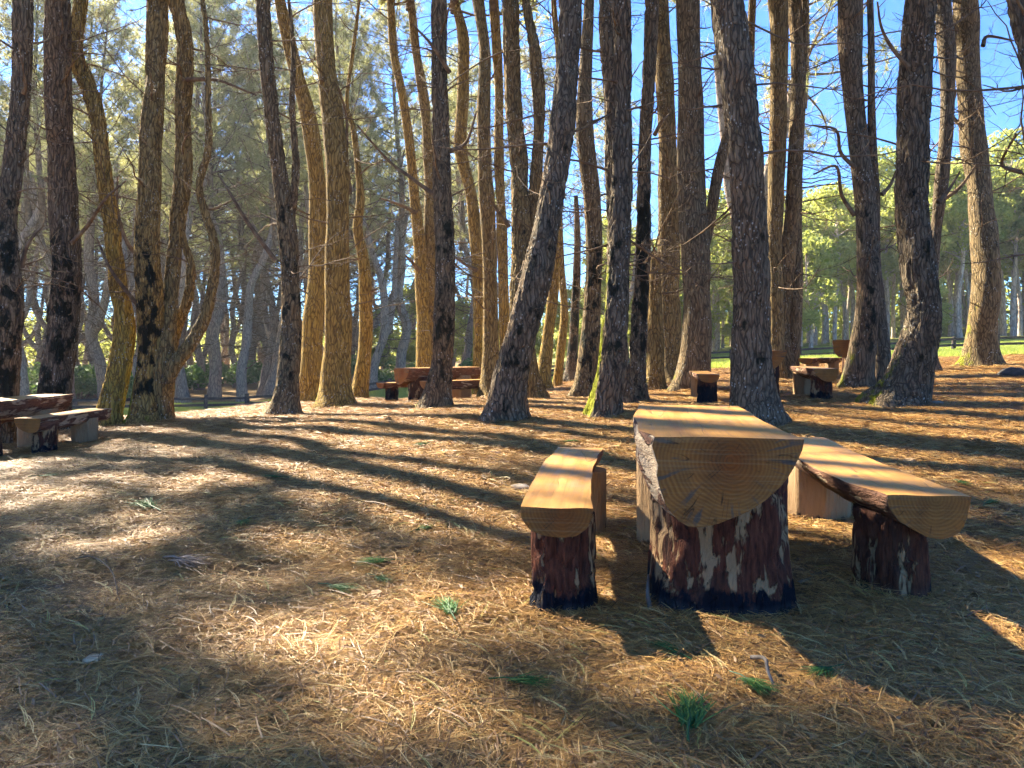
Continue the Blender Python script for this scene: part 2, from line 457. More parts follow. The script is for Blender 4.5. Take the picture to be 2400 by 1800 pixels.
FENCE_PX = [(-330, 35), (-60, 36.5), (207, 38), (477, 40), (715, 43), (924, 46), (1300, 50), (1545, 52), (1898, 48), (2210, 44), (2560, 40)]
FENCE = np.array([((p - HX) / F * d, d) for p, d in FENCE_PX])

def grass_mask(X, Y):
    fy = np.interp(X, FENCE[:, 0], FENCE[:, 1])
    right = sstep(1, 7, X)
    a = sstep(19 - 0 * X, 23, Y) * right + (1 - right) * sstep(21, 27, Y)
    b = 1 - (1 - right) * sstep(0, 6, Y - fy - 2) * .75
    return np.clip(a * b * .9, 0, 1)
build_ground()

# ------------------------------------------------------------------ tube / trunk builders
def catmull(P, n):
    P = np.asarray(P, float)
    Q = np.concatenate([[2 * P[0] - P[1]], P, [2 * P[-1] - P[-2]]])
    t = np.linspace(0, len(P) - 1 - 1e-6, n); i = t.astype(int); f = (t - i)[:, None]
    a, b, c, d = Q[i], Q[i + 1], Q[i + 2], Q[i + 3]
    return .5 * (2 * b + (c - a) * f + (2 * a - 5 * b + 4 * c - d) * f ** 2 + (3 * b - a - 3 * c + d) * f ** 3)

def frames(C):
    T = np.gradient(C, axis=0); T /= np.linalg.norm(T, axis=1)[:, None] + 1e-9
    ref = np.array([0, 1., 0]) if abs(T[:, 2]).mean() > .5 else np.array([0, 0, 1.])
    A = np.cross(T, ref); A /= np.linalg.norm(A, axis=1)[:, None] + 1e-9
    B = np.cross(T, A)
    return T, A, B

def tube_arrays(C, R, nu):
    T, A, B = frames(C)
    th = np.linspace(0, 2 * np.pi, nu, endpoint=False)
    V = C[:, None] + R[:, None, None] * (np.cos(th)[None, :, None] * A[:, None] + np.sin(th)[None, :, None] * B[:, None])
    n = len(C)
    i = np.arange(n - 1)[:, None] * nu + np.arange(nu)[None]; j = np.arange(n - 1)[:, None] * nu + (np.arange(nu) + 1)[None] % nu
    Fq = np.stack([i, j, j + nu, i + nu], -1).reshape(-1, 4)
    return V.reshape(-1, 3), Fq

class Acc:
    def __init__(s): s.v = []; s.q = []; s.t = []; s.n = 0; s.a = []
    def add(s, v, q=None, t=None, a=None):
        s.v.append(v)
        if q is not None and len(q): s.q.append(np.asarray(q) + s.n)
        if t is not None and len(t): s.t.append(np.asarray(t) + s.n)
        if a is not None: s.a.append(np.broadcast_to(a, (len(v),)) if np.ndim(a) < 2 else a)
        s.n += len(v)
    def tube(s, C, R, nu=4):
        v, q = tube_arrays(np.asarray(C, float), np.asarray(R, float), nu); s.add(v, q)
    def mesh(s, name, mats, smooth=True, attr=None):
        fl = []
        if s.q: fl.append(np.concatenate(s.q))
        if s.t: fl.append(np.concatenate(s.t))
        me = mesh_np(name, np.concatenate(s.v), fl, mats, smooth)
        if attr: set_attr(me, attr, np.concatenate(s.a))
        return me

def trunk_mesh(name, P, R, base_z, black=.3, green=.3, yellow=.2, seed=0, flare=1.0, near=True, relief=1.0, mat='bark'):
    """P (n,3) centreline bottom to top in local space, R radii"""
    P = np.asarray(P, float); L = np.linalg.norm(np.diff(P, axis=0), axis=1).sum()
    step, nu = (.045, 60) if near else (.12, 26)
    if not near and mat != 'bark': step, nu = .35, 12
    n = int(np.clip(L / step, 12, 330))
    C = catmull(P, n); r = np.maximum(catmull(np.stack([R, R, R], 1), n)[:, 0], .012)
    T, A, B = frames(C)
    th = np.linspace(0, 2 * np.pi, nu, endpoint=False)
    z = C[:, 2] - base_z
    rr = r[:, None] * np.ones(nu)[None]
    # root flare
    if flare > 0:
        lob = 1 + .45 * np.sin(th[None] * 3 + seed) + .3 * np.sin(th[None] * 5 + seed * 2.3)
        rr = rr * (1 + flare * .55 * np.exp(-np.maximum(z, 0)[:, None] / .17) * lob)
    N0 = np.cos(th)[None, :, None] * A[:, None] + np.sin(th)[None, :, None] * B[:, None]
    V = C[:, None] + rr[..., None] * N0
    p = V + seed * 7.31
    lump = (fbm(p * np.array([2.2, 2.2, 1.1]), seed, 2) - .5) * r[:, None] * .42
    d = lump
    if near:
        pw = p + (np.stack([vnoise(p * 4, 21), vnoise(p * 4, 22), vnoise(p * 5, 23)], -1) - .5) * np.array([.16, .16, .5])
        e = worley_edge(pw * np.array([13, 13, 1.9]), seed)
        d = d - .021 * relief * (1 - sstep(.0, .26, e)) + .010 * relief * (fbm(p * np.array([26, 26, 9]), seed + 5, 2) - .5)
    V = V + d[..., None] * N0
    i = np.arange(n - 1)[:, None] * nu + np.arange(nu)[None]; j = np.arange(n - 1)[:, None] * nu + (np.arange(nu) + 1)[None] % nu
    Fq = np.stack([i, j, j + nu, i + nu], -1).reshape(-1, 4)
    Vf = V.reshape(-1, 3)
    me = mesh_np(name, Vf, Fq, [M[mat]])
    nx = N0[..., 0]; ny = N0[..., 1]
    lf = np.clip(-nx * .85 + ny * .25, 0, 1)                       # moss side
    g = green * (sstep(.15, .8, lf) * (1 - sstep(1.2, 3.4, z))[:, None] + .55 * (1 - sstep(.0, .7, z))[:, None])
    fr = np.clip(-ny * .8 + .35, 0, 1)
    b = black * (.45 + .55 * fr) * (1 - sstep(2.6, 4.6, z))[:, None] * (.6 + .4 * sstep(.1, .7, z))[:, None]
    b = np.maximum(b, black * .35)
    y = yellow * (.65 + .35 * (1 - sstep(1, 5, z)))[:, None] * np.ones(nu)[None]  # strength of the lichen yellow and the bounce glow painted with it
    set_attr(me, 'moss', np.stack([np.clip(b, 0, 1), np.clip(g, 0, 1), np.clip(y, 0, 1)], -1).reshape(-1, 3))  # channels: black moss, green moss, yellow of lichen plus painted glow
    return me

def grow_twig(acc, p0, d, L, r0, rng, depth=0, sag=.0):
    n = 8 if depth == 0 else 5
    pts = [np.array(p0)]; dirs = []; d = np.array(d, float); d /= np.linalg.norm(d)
    for k in range(n - 1):
        d = d + rng.normal(0, .14 if depth == 0 else .2, 3) + np.array([0, 0, .05 - sag]); d /= np.linalg.norm(d)
        pts.append(pts[-1] + d * L / (n - 1)); dirs.append(d)
    R = np.linspace(r0, r0 * .28, n)
    acc.tube(pts, R, 5 if depth == 0 and r0 > .012 else 3)
    if depth < 2:
        m = int(rng.integers(4, 8)) if depth == 0 else int(rng.integers(2, 4))
        for _ in range(m):
            k = int(rng.integers(2, n - 1)); a = dirs[k - 1]
            s = rng.normal(0, 1, 3); s -= a * s.dot(a); s /= np.linalg.norm(s) + 1e-6
            grow_twig(acc, pts[k], a * .62 + s * .8, L * rng.uniform(.22, .5) * (1 - .35 * k / n), R[k] * .55, rng, depth + 1, sag * .5)

# ------------------------------------------------------------------ pine crown meshes (shared)
def pine_crown(name, seed, H=9.0, spread=3.1, nb=46, tufts=15, blades=15, clumps=4, sig=.19, z_low=0.0, blade=.24, wid=.020, r_stem=.12):
    rng = np.random.default_rng(seed)
    wood = Acc(); leaf = Acc()
    zs = np.linspace(0, H, 12)
    stem = np.stack([.15 * np.sin(zs * .5 + seed), .15 * np.cos(zs * .6 + seed) - .15 * np.cos(seed), zs], 1); stem[:, 0] -= stem[0, 0]
    wood.tube(stem, np.linspace(r_stem, .02, 12), 8)
    for b in range(nb):
        t = (b + rng.random()) / nb; z = z_low + (H * .97 - z_low) * t
        L = spread * (1.05 - .75 * t ** 1.4) * rng.uniform(.6, 1.2)
        az = b * 2.399 + rng.normal(0, .3); el = rng.normal(.15 + .45 * t, .15)
        p = np.array([np.interp(z, zs, stem[:, 0]), np.interp(z, zs, stem[:, 1]), z])
        d = np.array([math.cos(az) * math.cos(el), math.sin(az) * math.cos(el), math.sin(el)])
        pts = [p]
        for k in range(6):
            d = d + rng.normal(0, .12, 3) + np.array([0, 0, .07]); d /= np.linalg.norm(d); pts.append(pts[-1] + d * L / 6)
        pts = np.array(pts)
        wood.tube(pts, np.linspace(.035 * (1 - .5 * t), .008, 7), 4)
        side = np.cross(d, [0, 0, 1.]); side /= np.linalg.norm(side) + 1e-6
        cs = []
        cl = [(rng.uniform(.35, 1.0), rng.normal(0, .34)) for _ in range(clumps)]
        for q in range(tufts):
            s, lat = cl[q % clumps]; s = float(np.clip(s + rng.normal(0, .06), .2, 1.0)); k = min(int(s * 6), 5); base = pts[k] + (pts[k + 1] - pts[k]) * (s * 6 - k)
            off = side * (lat * (1.1 - .4 * s) + rng.normal(0, sig)) + np.array([0, 0, rng.normal(.08, sig * .7)]) + d * rng.normal(0, sig)
            c = base + off; cs.append(c)
            if rng.random() < .45: wood.tube(np.array([base, base + off * .55 + [0, 0, .02], c]), np.array([.008, .006, .004]), 3)
        cs = np.repeat(np.array(cs), blades, 0); m = len(cs)
        v = rng.normal(0, 1, (m, 3)); v[:, 2] += .35; v /= np.linalg.norm(v, axis=1)[:, None]
        s = np.cross(v, rng.normal(0, 1, (m, 3))); s /= np.linalg.norm(s, axis=1)[:, None] + 1e-6
        ln = blade * rng.uniform(.7, 1.25, (m, 1))
        a = cs + v * ln * .05; A = a - s * wid * .5; B_ = a + s * wid * .5; Cc = a + v * ln
        V = np.stack([A, B_, Cc], 1).reshape(-1, 3)
        tone = np.repeat(np.clip(rng.normal(.42, .16) + rng.normal(0, .12, m), 0, .9), 3)
        if rng.random() < .07: tone = np.full(m * 3, .97)
        leaf.add(V, None, np.arange(m * 3).reshape(-1, 3), tone)
    return wood.mesh(name + '_limbs', [M['twig']]), leaf.mesh(name + '_needles', [M['needles_live']], False, 'tone')

CROWNS = [pine_crown('crown_mesh', 100 + k, H=9 + k % 2, spread=3.3 + .3 * k, nb=34, tufts=18, blades=13, blade=.24, wid=.05, clumps=3, sig=.20) for k in range(4)]

# ------------------------------------------------------------------ foreground pines, traced trunk by trunk
S = .633
def zp(ox, pts): return [(ox + x * S, y * S, wd * S) for x, y, wd in pts]
A0, B0, C0, D0 = 0, 700, 1300, 1750
# name of look, [trunks: list of (x, y, width) top to bottom], base row lookup (x, y) photo px, black, green, yellow (lichen plus painted-in ground glow), label
TREES = [
 dict(t=[zp(A0, [(50,0,72),(50,300,66),(45,600,70),(36,800,76),(60,1000,88),(76,1150,94),(52,1300,100),(10,1480,108)])], b=(8, 1040), D=11.0, m=(1.0,.5,.05),
      l='leftmost dark pine with black moss, trunk bowed behind the cut-off log table', br=[[(80,990),(115,900),(150,830)],[(85,345),(105,320),(125,240)]]),
 dict(t=[zp(A0, [(245,0,88),(235,300,90),(225,600,98),(216,900,104),(205,1200,110),(202,1450,112),(205,1545,120)])], b=(130, 1003), D=12.4, m=(.95,.45,.0),
      l='stout straight brown pine blotched with black moss behind the left log bench', br=[[(265,900),(330,830),(420,750),(495,680)],[(170,660),(205,700),(215,750)]]),
 dict(t=[zp(A0, [(312,0,46),(300,200,60),(345,320,62),(385,450,56),(402,650,56),(415,850,60),(425,1050,66),(442,1200,74),(430,1350,80),(404,1500,86),(392,1575,96)])], b=(247, 997), m=(.12,.35,.75),
      l='slim pine with an S-bend, lichen and painted warm glow on its bark, rising beside the left bench end'),
 dict(t=[zp(A0, [(562,0,72),(565,300,76),(568,600,78),(568,900,86),(570,1100,94),(565,1300,100),(550,1450,112),(545,1572,128)]),
         zp(A0, [(655,0,58),(680,150,60),(660,400,60),(660,600,62),(645,800,60),(636,1000,60),(630,1200,66),(620,1350,84),(606,1470,90),(604,1560,94)]),
         zp(A0, [(765,0,20),(785,150,22),(785,400,22),(775,560,28),(735,680,28),(750,780,30),(780,900,34),(775,1020,38),(740,1170,42),(690,1270,48),(640,1345,56),(610,1420,50)]),
         zp(A0, [(696,480,18),(696,700,24),(682,860,28),(706,980,34),(690,1100,38),(645,1200,46),(615,1300,50)])], b=(355, 993), m=(.9,.95,.45),
      l='many-stemmed mossy pine clump with thin curved side stems, left of centre', br=[[(545,985),(480,900),(440,770),(425,650)],[(690,295),(780,300),(860,335),(975,378)],[(525,1150),(440,1010),(350,880)]]),
 dict(t=[zp(A0, [(990,0,48),(1002,300,52),(1026,600,56),(1046,800,66),(1060,1000,66),(1066,1200,76),(1064,1400,80),(1058,1530,98)]),
         zp(A0, [(1100,200,18),(1090,400,24),(1096,600,30),(1080,740,34),(1060,840,36)])], b=(672, 972), m=(.75,.3,.12),
      l='forked dark pine streaked with black moss, standing before the yellow pair', br=[[(1020,965),(925,820),(870,720),(810,645)]]),
 dict(t=[zp(A0, [(1045,0,44),(1065,100,50),(1110,300,50),(1145,450,56),(1165,650,60),(1166,850,62),(1165,1050,66),(1156,1250,72),(1150,1400,84),(1152,1485,92)])], b=(729, 941), D=16, m=(.15,.35,.7),
      l='golden pine leaning left at its top, left one of the touching pair'),
 dict(t=[zp(B0, [(80,0,72),(96,200,72),(130,450,80),(150,600,84),(156,800,84),(150,1000,88),(145,1200,94),(140,1350,104),(136,1505,128)])], b=(786, 956), m=(.3,.5,.6),
      l='thick golden-brown pine with wide root flare, right one of the touching pair', br=[[(190,720),(185,600),(188,450),(175,365)]]),
 dict(t=[zp(B0, [(178,380,16),(205,480,20),(225,620,24),(236,740,30),(226,850,36),(245,970,42),(251,1100,46),(246,1250,48),(235,1380,52),(220,1478,60)])], b=(839, 936), D=17, m=(.2,.4,.7),
      l='thin crooked yellow pine with snapped branch stubs, left of the far picnic table', br=[[(250,1100),(275,1080),(300,1075)]]),
 dict(t=[zp(B0, [(340,0,28),(356,200,32),(386,350,32),(415,550,36),(430,750,40),(448,950,46),(456,1150,50),(460,1300,55),(460,1420,58)])], b=(991, 903), D=20, m=(.25,.4,.75),
      l='yellow pine directly behind the far log table, leaning left', br=[[(445,1000),(420,970),(400,950)],[(440,790),(380,760),(300,730)]]),
 dict(t=[zp(B0, [(415,0,32),(436,200,34),(465,400,38),(480,600,38),(486,800,40),(490,1000,42),(490,1200,45),(488,1420,50)])], b=(1009, 906), D=20.5, m=(.45,.35,.4),
      l='slender brown pine squeezed between the yellow pine and a dark one by the far table'),
 dict(t=[zp(B0, [(515,0,58),(516,250,60),(526,500,62),(536,750,68),(546,950,70),(545,1150,78),(530,1350,86),(508,1515,104)])], b=(1021, 960), m=(.85,.35,.05),
      l='dark black-spotted pine standing in front of the far log table', br=[[(500,720),(420,660),(330,590),(235,490)],[(560,560),(620,520),(660,420)],[(560,270),(500,190),(430,120)]]),
 dict(t=[zp(B0, [(578,0,30),(610,150,40),(610,350,42),(600,550,45),(638,720,45),(655,900,45),(664,1050,42),(665,1250,40),(663,1445,46)])], b=(1120, 910), D=19, m=(.3,.95,.7),
      l='yellow-green mossy pine at the right end of the far bench', br=[[(660,1000),(620,980),(570,950)]]),
 dict(t=[zp(B0, [(665,0,45),(690,200,50),(686,400,52),(690,600,52),(700,800,54),(706,950,56),(710,1150,60),(712,1350,66),(708,1465,76)])], b=(1149, 931), D=16, m=(.5,.5,.35),
      l='brown pine with black pits in its bark, left of the bright mossy stems'),
 dict(t=[zp(B0, [(722,0,35),(740,300,35),(742,600,36),(755,900,38),(760,1150,40),(758,1400,44),(756,1440,50)])], b=(1178, 914), D=19, m=(.4,.95,.6),
      l='slim lime-mossed pine showing left of the leaning trunk'),
 dict(t=[zp(B0, [(785,0,60),(790,250,60),(800,450,64),(815,600,70),(820,800,72),(822,950,72),(822,1100,74),(830,1250,78),(850,1400,86),(866,1475,98)]),
         zp(B0, [(838,0,32),(872,200,44),(890,400,46),(882,600,46),(866,800,50),(835,950,50)])], b=(1248, 937), m=(.3,.6,.3),
      l='two-stemmed brown pine partly hidden behind the leaning trunk', br=[[(780,840),(740,790),(705,740)]]),
 dict(t=[zp(B0, [(1012,0,85),(1000,200,86),(980,400,90),(955,600,95),(922,800,100),(886,1000,106),(850,1150,112),(812,1300,122),(782,1420,132),(762,1555,150)])], b=(1183, 985), m=(.7,.3,.0),
      l='big grey-brown pine leaning hard to the right in the middle'),
 dict(t=[zp(B0, [(950,700,24),(950,900,32),(942,1100,40),(925,1250,46),(908,1380,56),(908,1445,66)])], b=(1276, 915), D=18.5, m=(.2,.3,.6),
      l='orange-tinted pine base peeping out right behind the leaning trunk'),
 dict(t=[zp(B0, [(960,500,20),(966,750,23),(974,1000,28),(984,1150,28),(970,1300,30),(956,1432,34)])], b=(1305, 908), D=20, m=(.1,.4,.6),
      l='thin pale yellow pine stem between the leaning trunk and a dark snag'),
 dict(t=[zp(B0, [(1024,730,15),(1030,900,25),(1026,1100,30),(1020,1250,36),(1004,1412,46)])], b=(1336, 895), D=22, m=(1.0,.3,.0), snag=True,
      l='thin dark broken-topped pine by the far fence rails'),
 dict(t=[zp(B0, [(1075,0,36),(1060,250,46),(1056,500,60),(1085,750,65),(1096,950,65),(1086,1200,66),(1070,1350,76),(1055,1475,90)])], b=(1368, 934), m=(.8,.4,.15),
      l='dark pine with a slight kink, left of the two front shaded trunks'),
 dict(t=[zp(C0, [(190,0,60),(196,200,62),(205,400,60),(207,600,56),(212,800,52),(230,1100,52),(252,1350,54),(266,1492,66)])], b=(1468, 949), m=(.7,.3,.05),
      l='pine trunk hidden low down behind the green-footed front pine'),
 dict(t=[zp(C0, [(255,0,70),(262,250,70),(255,500,75),(250,750,80),(236,950,85),(225,1150,90),(206,1350,96),(180,1545,112)])], b=(1414, 978), m=(.75,.9,.0),
      l='shaded front pine with bright green moss on its left root'),
 dict(t=[zp(C0, [(350,0,50),(345,300,46),(336,600,46),(336,900,60),(330,1050,58),(320,1200,62),(310,1350,66),(304,1483,80)])], b=(1492, 940), m=(1.0,.45,.05),
      l='blackened narrow pine left of the reddish trunks', br=[[(370,500),(390,460),(420,430)]]),
 dict(t=[zp(C0, [(385,0,65),(395,200,62),(410,500,66),(422,700,75),(430,900,80),(430,1100,84),(430,1300,86),(426,1412,92)])], b=(1570, 896), D=17, m=(.25,.25,.3),
      l='reddish-brown pine with long bark ridges, set back behind its neighbours'),
 dict(t=[zp(C0, [(378,930,40),(378,1050,50),(378,1200,56),(376,1350,62),(374,1445,72)])], b=(1537, 917), D=14.6, m=(.3,.4,.35), snag=True,
      l='short reddish pine snag with broken top in front of the ridged trunk'),
 dict(t=[zp(C0, [(490,0,80),(505,250,86),(515,500,95),(516,700,100),(520,900,105),(522,1100,108),(516,1300,110),(502,1440,128)]),
         zp(C0, [(660,420,40),(625,560,42),(600,700,44),(580,850,40),(545,980,40)])], b=(1617, 913), D=14, m=(.45,.35,.1),
      l='thick grey-brown pine with a side limb slanting right, behind the left small bench'),
 dict(t=[zp(C0, [(622,0,120),(642,200,120),(665,400,124),(685,600,126),(705,800,130),(720,1000,138),(730,1200,144),(736,1400,152),(752,1570,178)])], b=(1776, 993), m=(.45,.12,.0),
      l='massive lichen-flecked pine rising right behind the near picnic table'),
 dict(t=[zp(C0, [(732,0,30),(735,250,28),(740,500,24),(745,800,26),(748,1100,30),(748,1390,36)])], b=(1773, 880), m=(.4,.3,.1),
      l='slim distant pine stem seen over the right shoulder of the massive trunk'),
 dict(t=[zp(C0, [(815,0,70),(825,300,66),(828,600,60),(826,900,56),(822,1100,58),(818,1380,70)])], b=(1818, 890), m=(.3,.7,.3),
      l='pine with a sunlit mossy edge, left one of the pair behind the right small bench'),
 dict(t=[zp(C0, [(890,0,50),(890,300,50),(880,600,52),(876,800,56),(864,1000,62),(852,1200,68),(850,1375,84)]),
         zp(D0, [(205,150,25),(198,600,40),(192,900,46),(180,1150,48),(165,1380,50)])], b=(1838, 888), m=(.3,.3,.15),
      l='double-stemmed brown pine, right one of the pair behind the right small bench'),
 dict(t=[zp(D0, [(395,0,90),(406,250,82),(425,500,76),(436,700,72),(436,900,74),(430,1100,78),(420,1300,88),(402,1435,102)]),
         zp(D0, [(455,400,26),(470,560,34),(486,750,42),(491,950,50),(496,1150,60),(500,1300,66),(490,1415,84)])], b=(2003, 910), m=(.65,.5,.0),
      l='twin-trunked dark pine right of the distant red-ended table', br=[[(400,620),(340,570),(290,510),(230,480)],[(400,800),(350,720),(290,640),(240,650)],[(500,720),(540,680),(575,600)]]),
 dict(t=[zp(D0, [(655,0,110),(650,200,115),(650,400,120),(640,600,125),(635,800,130),(641,1000,130),(650,1150,122),(622,1300,146),(592,1420,166),(565,1505,196)])], b=(2107, 955), m=(.55,.4,.0), rel=1.6,
      l='rugged thick-barked pine with a swollen crooked foot on the right', br=[[(600,250),(540,180),(490,110),(440,50)],[(710,750),(760,700),(800,630)]]),
 dict(t=[zp(D0, [(732,0,60),(726,300,52),(712,600,46),(700,900,44),(690,1200,46),(690,1385,56)])], b=(2187, 872), m=(.5,.3,.0),
      l='pine almost hidden behind the rugged crooked-footed trunk'),
 dict(t=[zp(D0, [(820,0,80),(840,250,82),(855,500,85),(860,700,88),(865,900,95),(866,1100,100),(862,1250,106),(865,1355,122)])], b=(2297, 858), m=(.4,.5,.15), rel=1.4,
      l='pine at the edge of the sunny grass with a lit left flank, far right', br=[[(800,470),(770,420),(745,350)],[(720,745),(770,700),(812,625)],[(875,170),(900,130),(990,150)]]),
 dict(t=[zp(D0, [(1020,0,90),(1040,200,92),(1062,400,96),(1090,800,105),(1110,1200,112),(1130,1560,130)])], b=(2466, 985), m=(.5,.3,.0),
      l='dark trunk cut off by the top right corner', br=[[(1020,640),(960,600),(900,540)]]),
]

CROWN_N = 0
def finish_crown(root, top, tree_h, scale=1.0, rz=None, idx=None):
    global CROWN_N
    k = CROWN_N % len(CROWNS) if idx is None else idx; CROWN_N += 1
    wl, lf = CROWNS[k]
    a = random.uniform(0, 6.28) if rz is None else rz
    cr = link('crown', lf, root); lm = link('limbs', wl, root)
    for o in (cr, lm):
        o.location = top; o.rotation_euler = (0, 0, a); o.scale = (scale, scale, scale)

def px_to_local(pts, D, origin):
    return [np.array(at(x, y, D)) - origin for x, y in pts]

print('terrain ok')
for ti, T in enumerate(TREES):
    rng = np.random.default_rng(500 + ti)
    bx, by, bz = cast(*T['b'], lo=5.0)
    if 'D' in T: by = T['D']; bx = (T['b'][0] - HX) / F * by; bz = g1(bx, by)
    D = by
    by_px = HY + (CH - bz) * F / by
    origin = np.array([bx, by, bz])
    root = link('pine_tree', None, label=T['l'], cat='pine tree', group='pine trees of the picnic grove', loc=origin)
    root.empty_display_size = .3
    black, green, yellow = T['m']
    acc = Acc()
    first_top = None
    for si, tr in enumerate(T['t']):
        tr = tr[::-1]                                    # bottom to top
        P = []; R = []
        ph = rng.uniform(0, 6.28)
        for k, (x, y, wd) in enumerate(tr):
            dd = D + (0 if si == 0 else .12 * si * (1 if si % 2 else -1))
            p = np.array(at(x, y, dd)) - origin
            h = max(p[2], 0)
            p[1] += .22 * math.sin(ph + h * .7) * min(1, h / 1.5)
            P.append(p); R.append(wd / 2 / F * dd)
        if si == 0:
            # drop the foot a little under the ground
            P[0][2] = 0.0
            foot = P[0].copy(); foot[2] = -.25; foot[0] -= (P[1][0] - P[0][0]) * .25
            P.insert(0, foot); R.insert(0, R[0] * 1.02)
        # carry the stem on above the picture
        if tr[-1][1] <= 1 and not T.get('snag'):
            d = P[-1] - P[-2]; d = d / np.linalg.norm(d)
            target = (9.0 + rng.uniform(-1, 1.5)) if si == 0 else P[-1][2] + 2.2
            zc = P[-1][2]
            while zc < target:
                d = d * .8 + np.array([0, 0, .28]) + rng.normal(0, .03, 3); d /= np.linalg.norm(d)
                P.append(P[-1] + d * 1.3); R.append(R[-1] * .93); zc = P[-1][2]
        elif not T.get('snag') and tr[-1][1] > 1:
            for _ in range(5 if si == 0 else 2):
                P.append(P[-1] + np.array([rng.normal(0, .06), rng.normal(0, .1), 1.1])); R.append(R[-1] * .86)
        near = D < 13.5
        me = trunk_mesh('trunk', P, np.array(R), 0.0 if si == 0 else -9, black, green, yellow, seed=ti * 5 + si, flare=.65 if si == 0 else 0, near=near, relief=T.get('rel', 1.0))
        link('trunk', me, root)
        P = np.array(P)
        if si == 0: first_top = P[-1]; r_top = R[-1]
        # bare dead twigs
        nbr = int(rng.integers(18, 27)) if si == 0 else 7
        for _ in range(26 if si == 0 else 8):
            k = int(rng.integers(2, len(P))); f = rng.random(); p = P[k - 1] + (P[k] - P[k - 1]) * f; az = rng.uniform(0, 6.28)
            if p[2] < 1.2: continue
            grow_twig(acc, p, (math.cos(az), math.sin(az), rng.uniform(-.3, .6)), R[k] + rng.uniform(.1, .4), rng.uniform(.005, .010), rng, 1, .02)
        zlo, zhi = 1.8, min(P[-1][2], 4.0 + D * .42)
        for _ in range(nbr):
            z = rng.uniform(zlo, max(zhi, zlo + .3)); k = np.clip(np.searchsorted(P[:, 2], z), 1, len(P) - 1)
            f = (z - P[k - 1][2]) / (P[k][2] - P[k - 1][2] + 1e-6); p = P[k - 1] + (P[k] - P[k - 1]) * np.clip(f, 0, 1)
            az = rng.uniform(0, 6.28)
            grow_twig(acc, p, (math.cos(az), math.sin(az), rng.uniform(-.35, .5)), rng.uniform(.6, 2.2), rng.uniform(.009, .020), rng, 0, .03)
    for bp in T.get('br', []):
        ox = {True: A0}.get(ti < 6, None)
        ox = A0 if ti < 6 else (B0 if ti < 20 else (C0 if ti < 30 else D0))
        pts = px_to_local([(ox + x * S, y * S) for x, y in bp], D, origin)
        for k in range(1, len(pts)): pts[k][1] += rng.uniform(-.25, .1) * k
        C = catmull(pts, 14)
        ba = Acc(); ba.tube(C, np.linspace(.034, .012, 14) * D / 11, 7)
        for k in range(4, 14, 2):
            grow_twig(ba, C[k], rng.normal(0, 1, 3) + (C[k] - C[k - 1]) * 6, rng.uniform(.3, .8), .008, rng, 1)
        link('branch', ba.mesh('branch', [M['twig']]), root)
    link('bare_twigs', acc.mesh('bare_twigs', [M['twig']]), root, kind='stuff')
    if not T.get('snag'):
        finish_crown(root, first_top - np.array([0, 0, .3]), 0, rng.uniform(.85, 1.12))

# pines standing outside the picture, up-sun, whose shade dapples the floor
OFF = [(-11.5, 12.5), (-13.4, 14.6), (-15.2, 15.6), (-15.5, 9.5), (-12.2, 8.5), (-17.5, 14), (-18.6, 22.5), (8.5, 6.0), (9.8, 11.5)]
off_tr = None
for k, (x, y) in enumerate(OFF):
    z = g1(x, y)
    root = link('pine_tree', None, label='tall pine just outside the picture, its shade on the needle floor', cat='pine tree', group='pines outside the frame', loc=(x, y, z), rz=k * 1.3)
    if off_tr is None:
        off_tr = trunk_mesh('trunk', [(0, 0, -.25), (.02, 0, .4), (.1, .05, 2.5), (.02, .1, 5), (-.05, 0, 7.5), (0, 0, 9.2)], np.array([.28, .25, .22, .2, .18, .15]), 0, .6, .4, .1, 77, near=False)
    link('trunk', off_tr, root)
    finish_crown(root, (0, 0, 8.9), 0, 1.0 + .1 * math.sin(k * 2.1), rz=x * 1.7 + y, idx=int(abs(x) * 3) % 4)
print('pines ok')

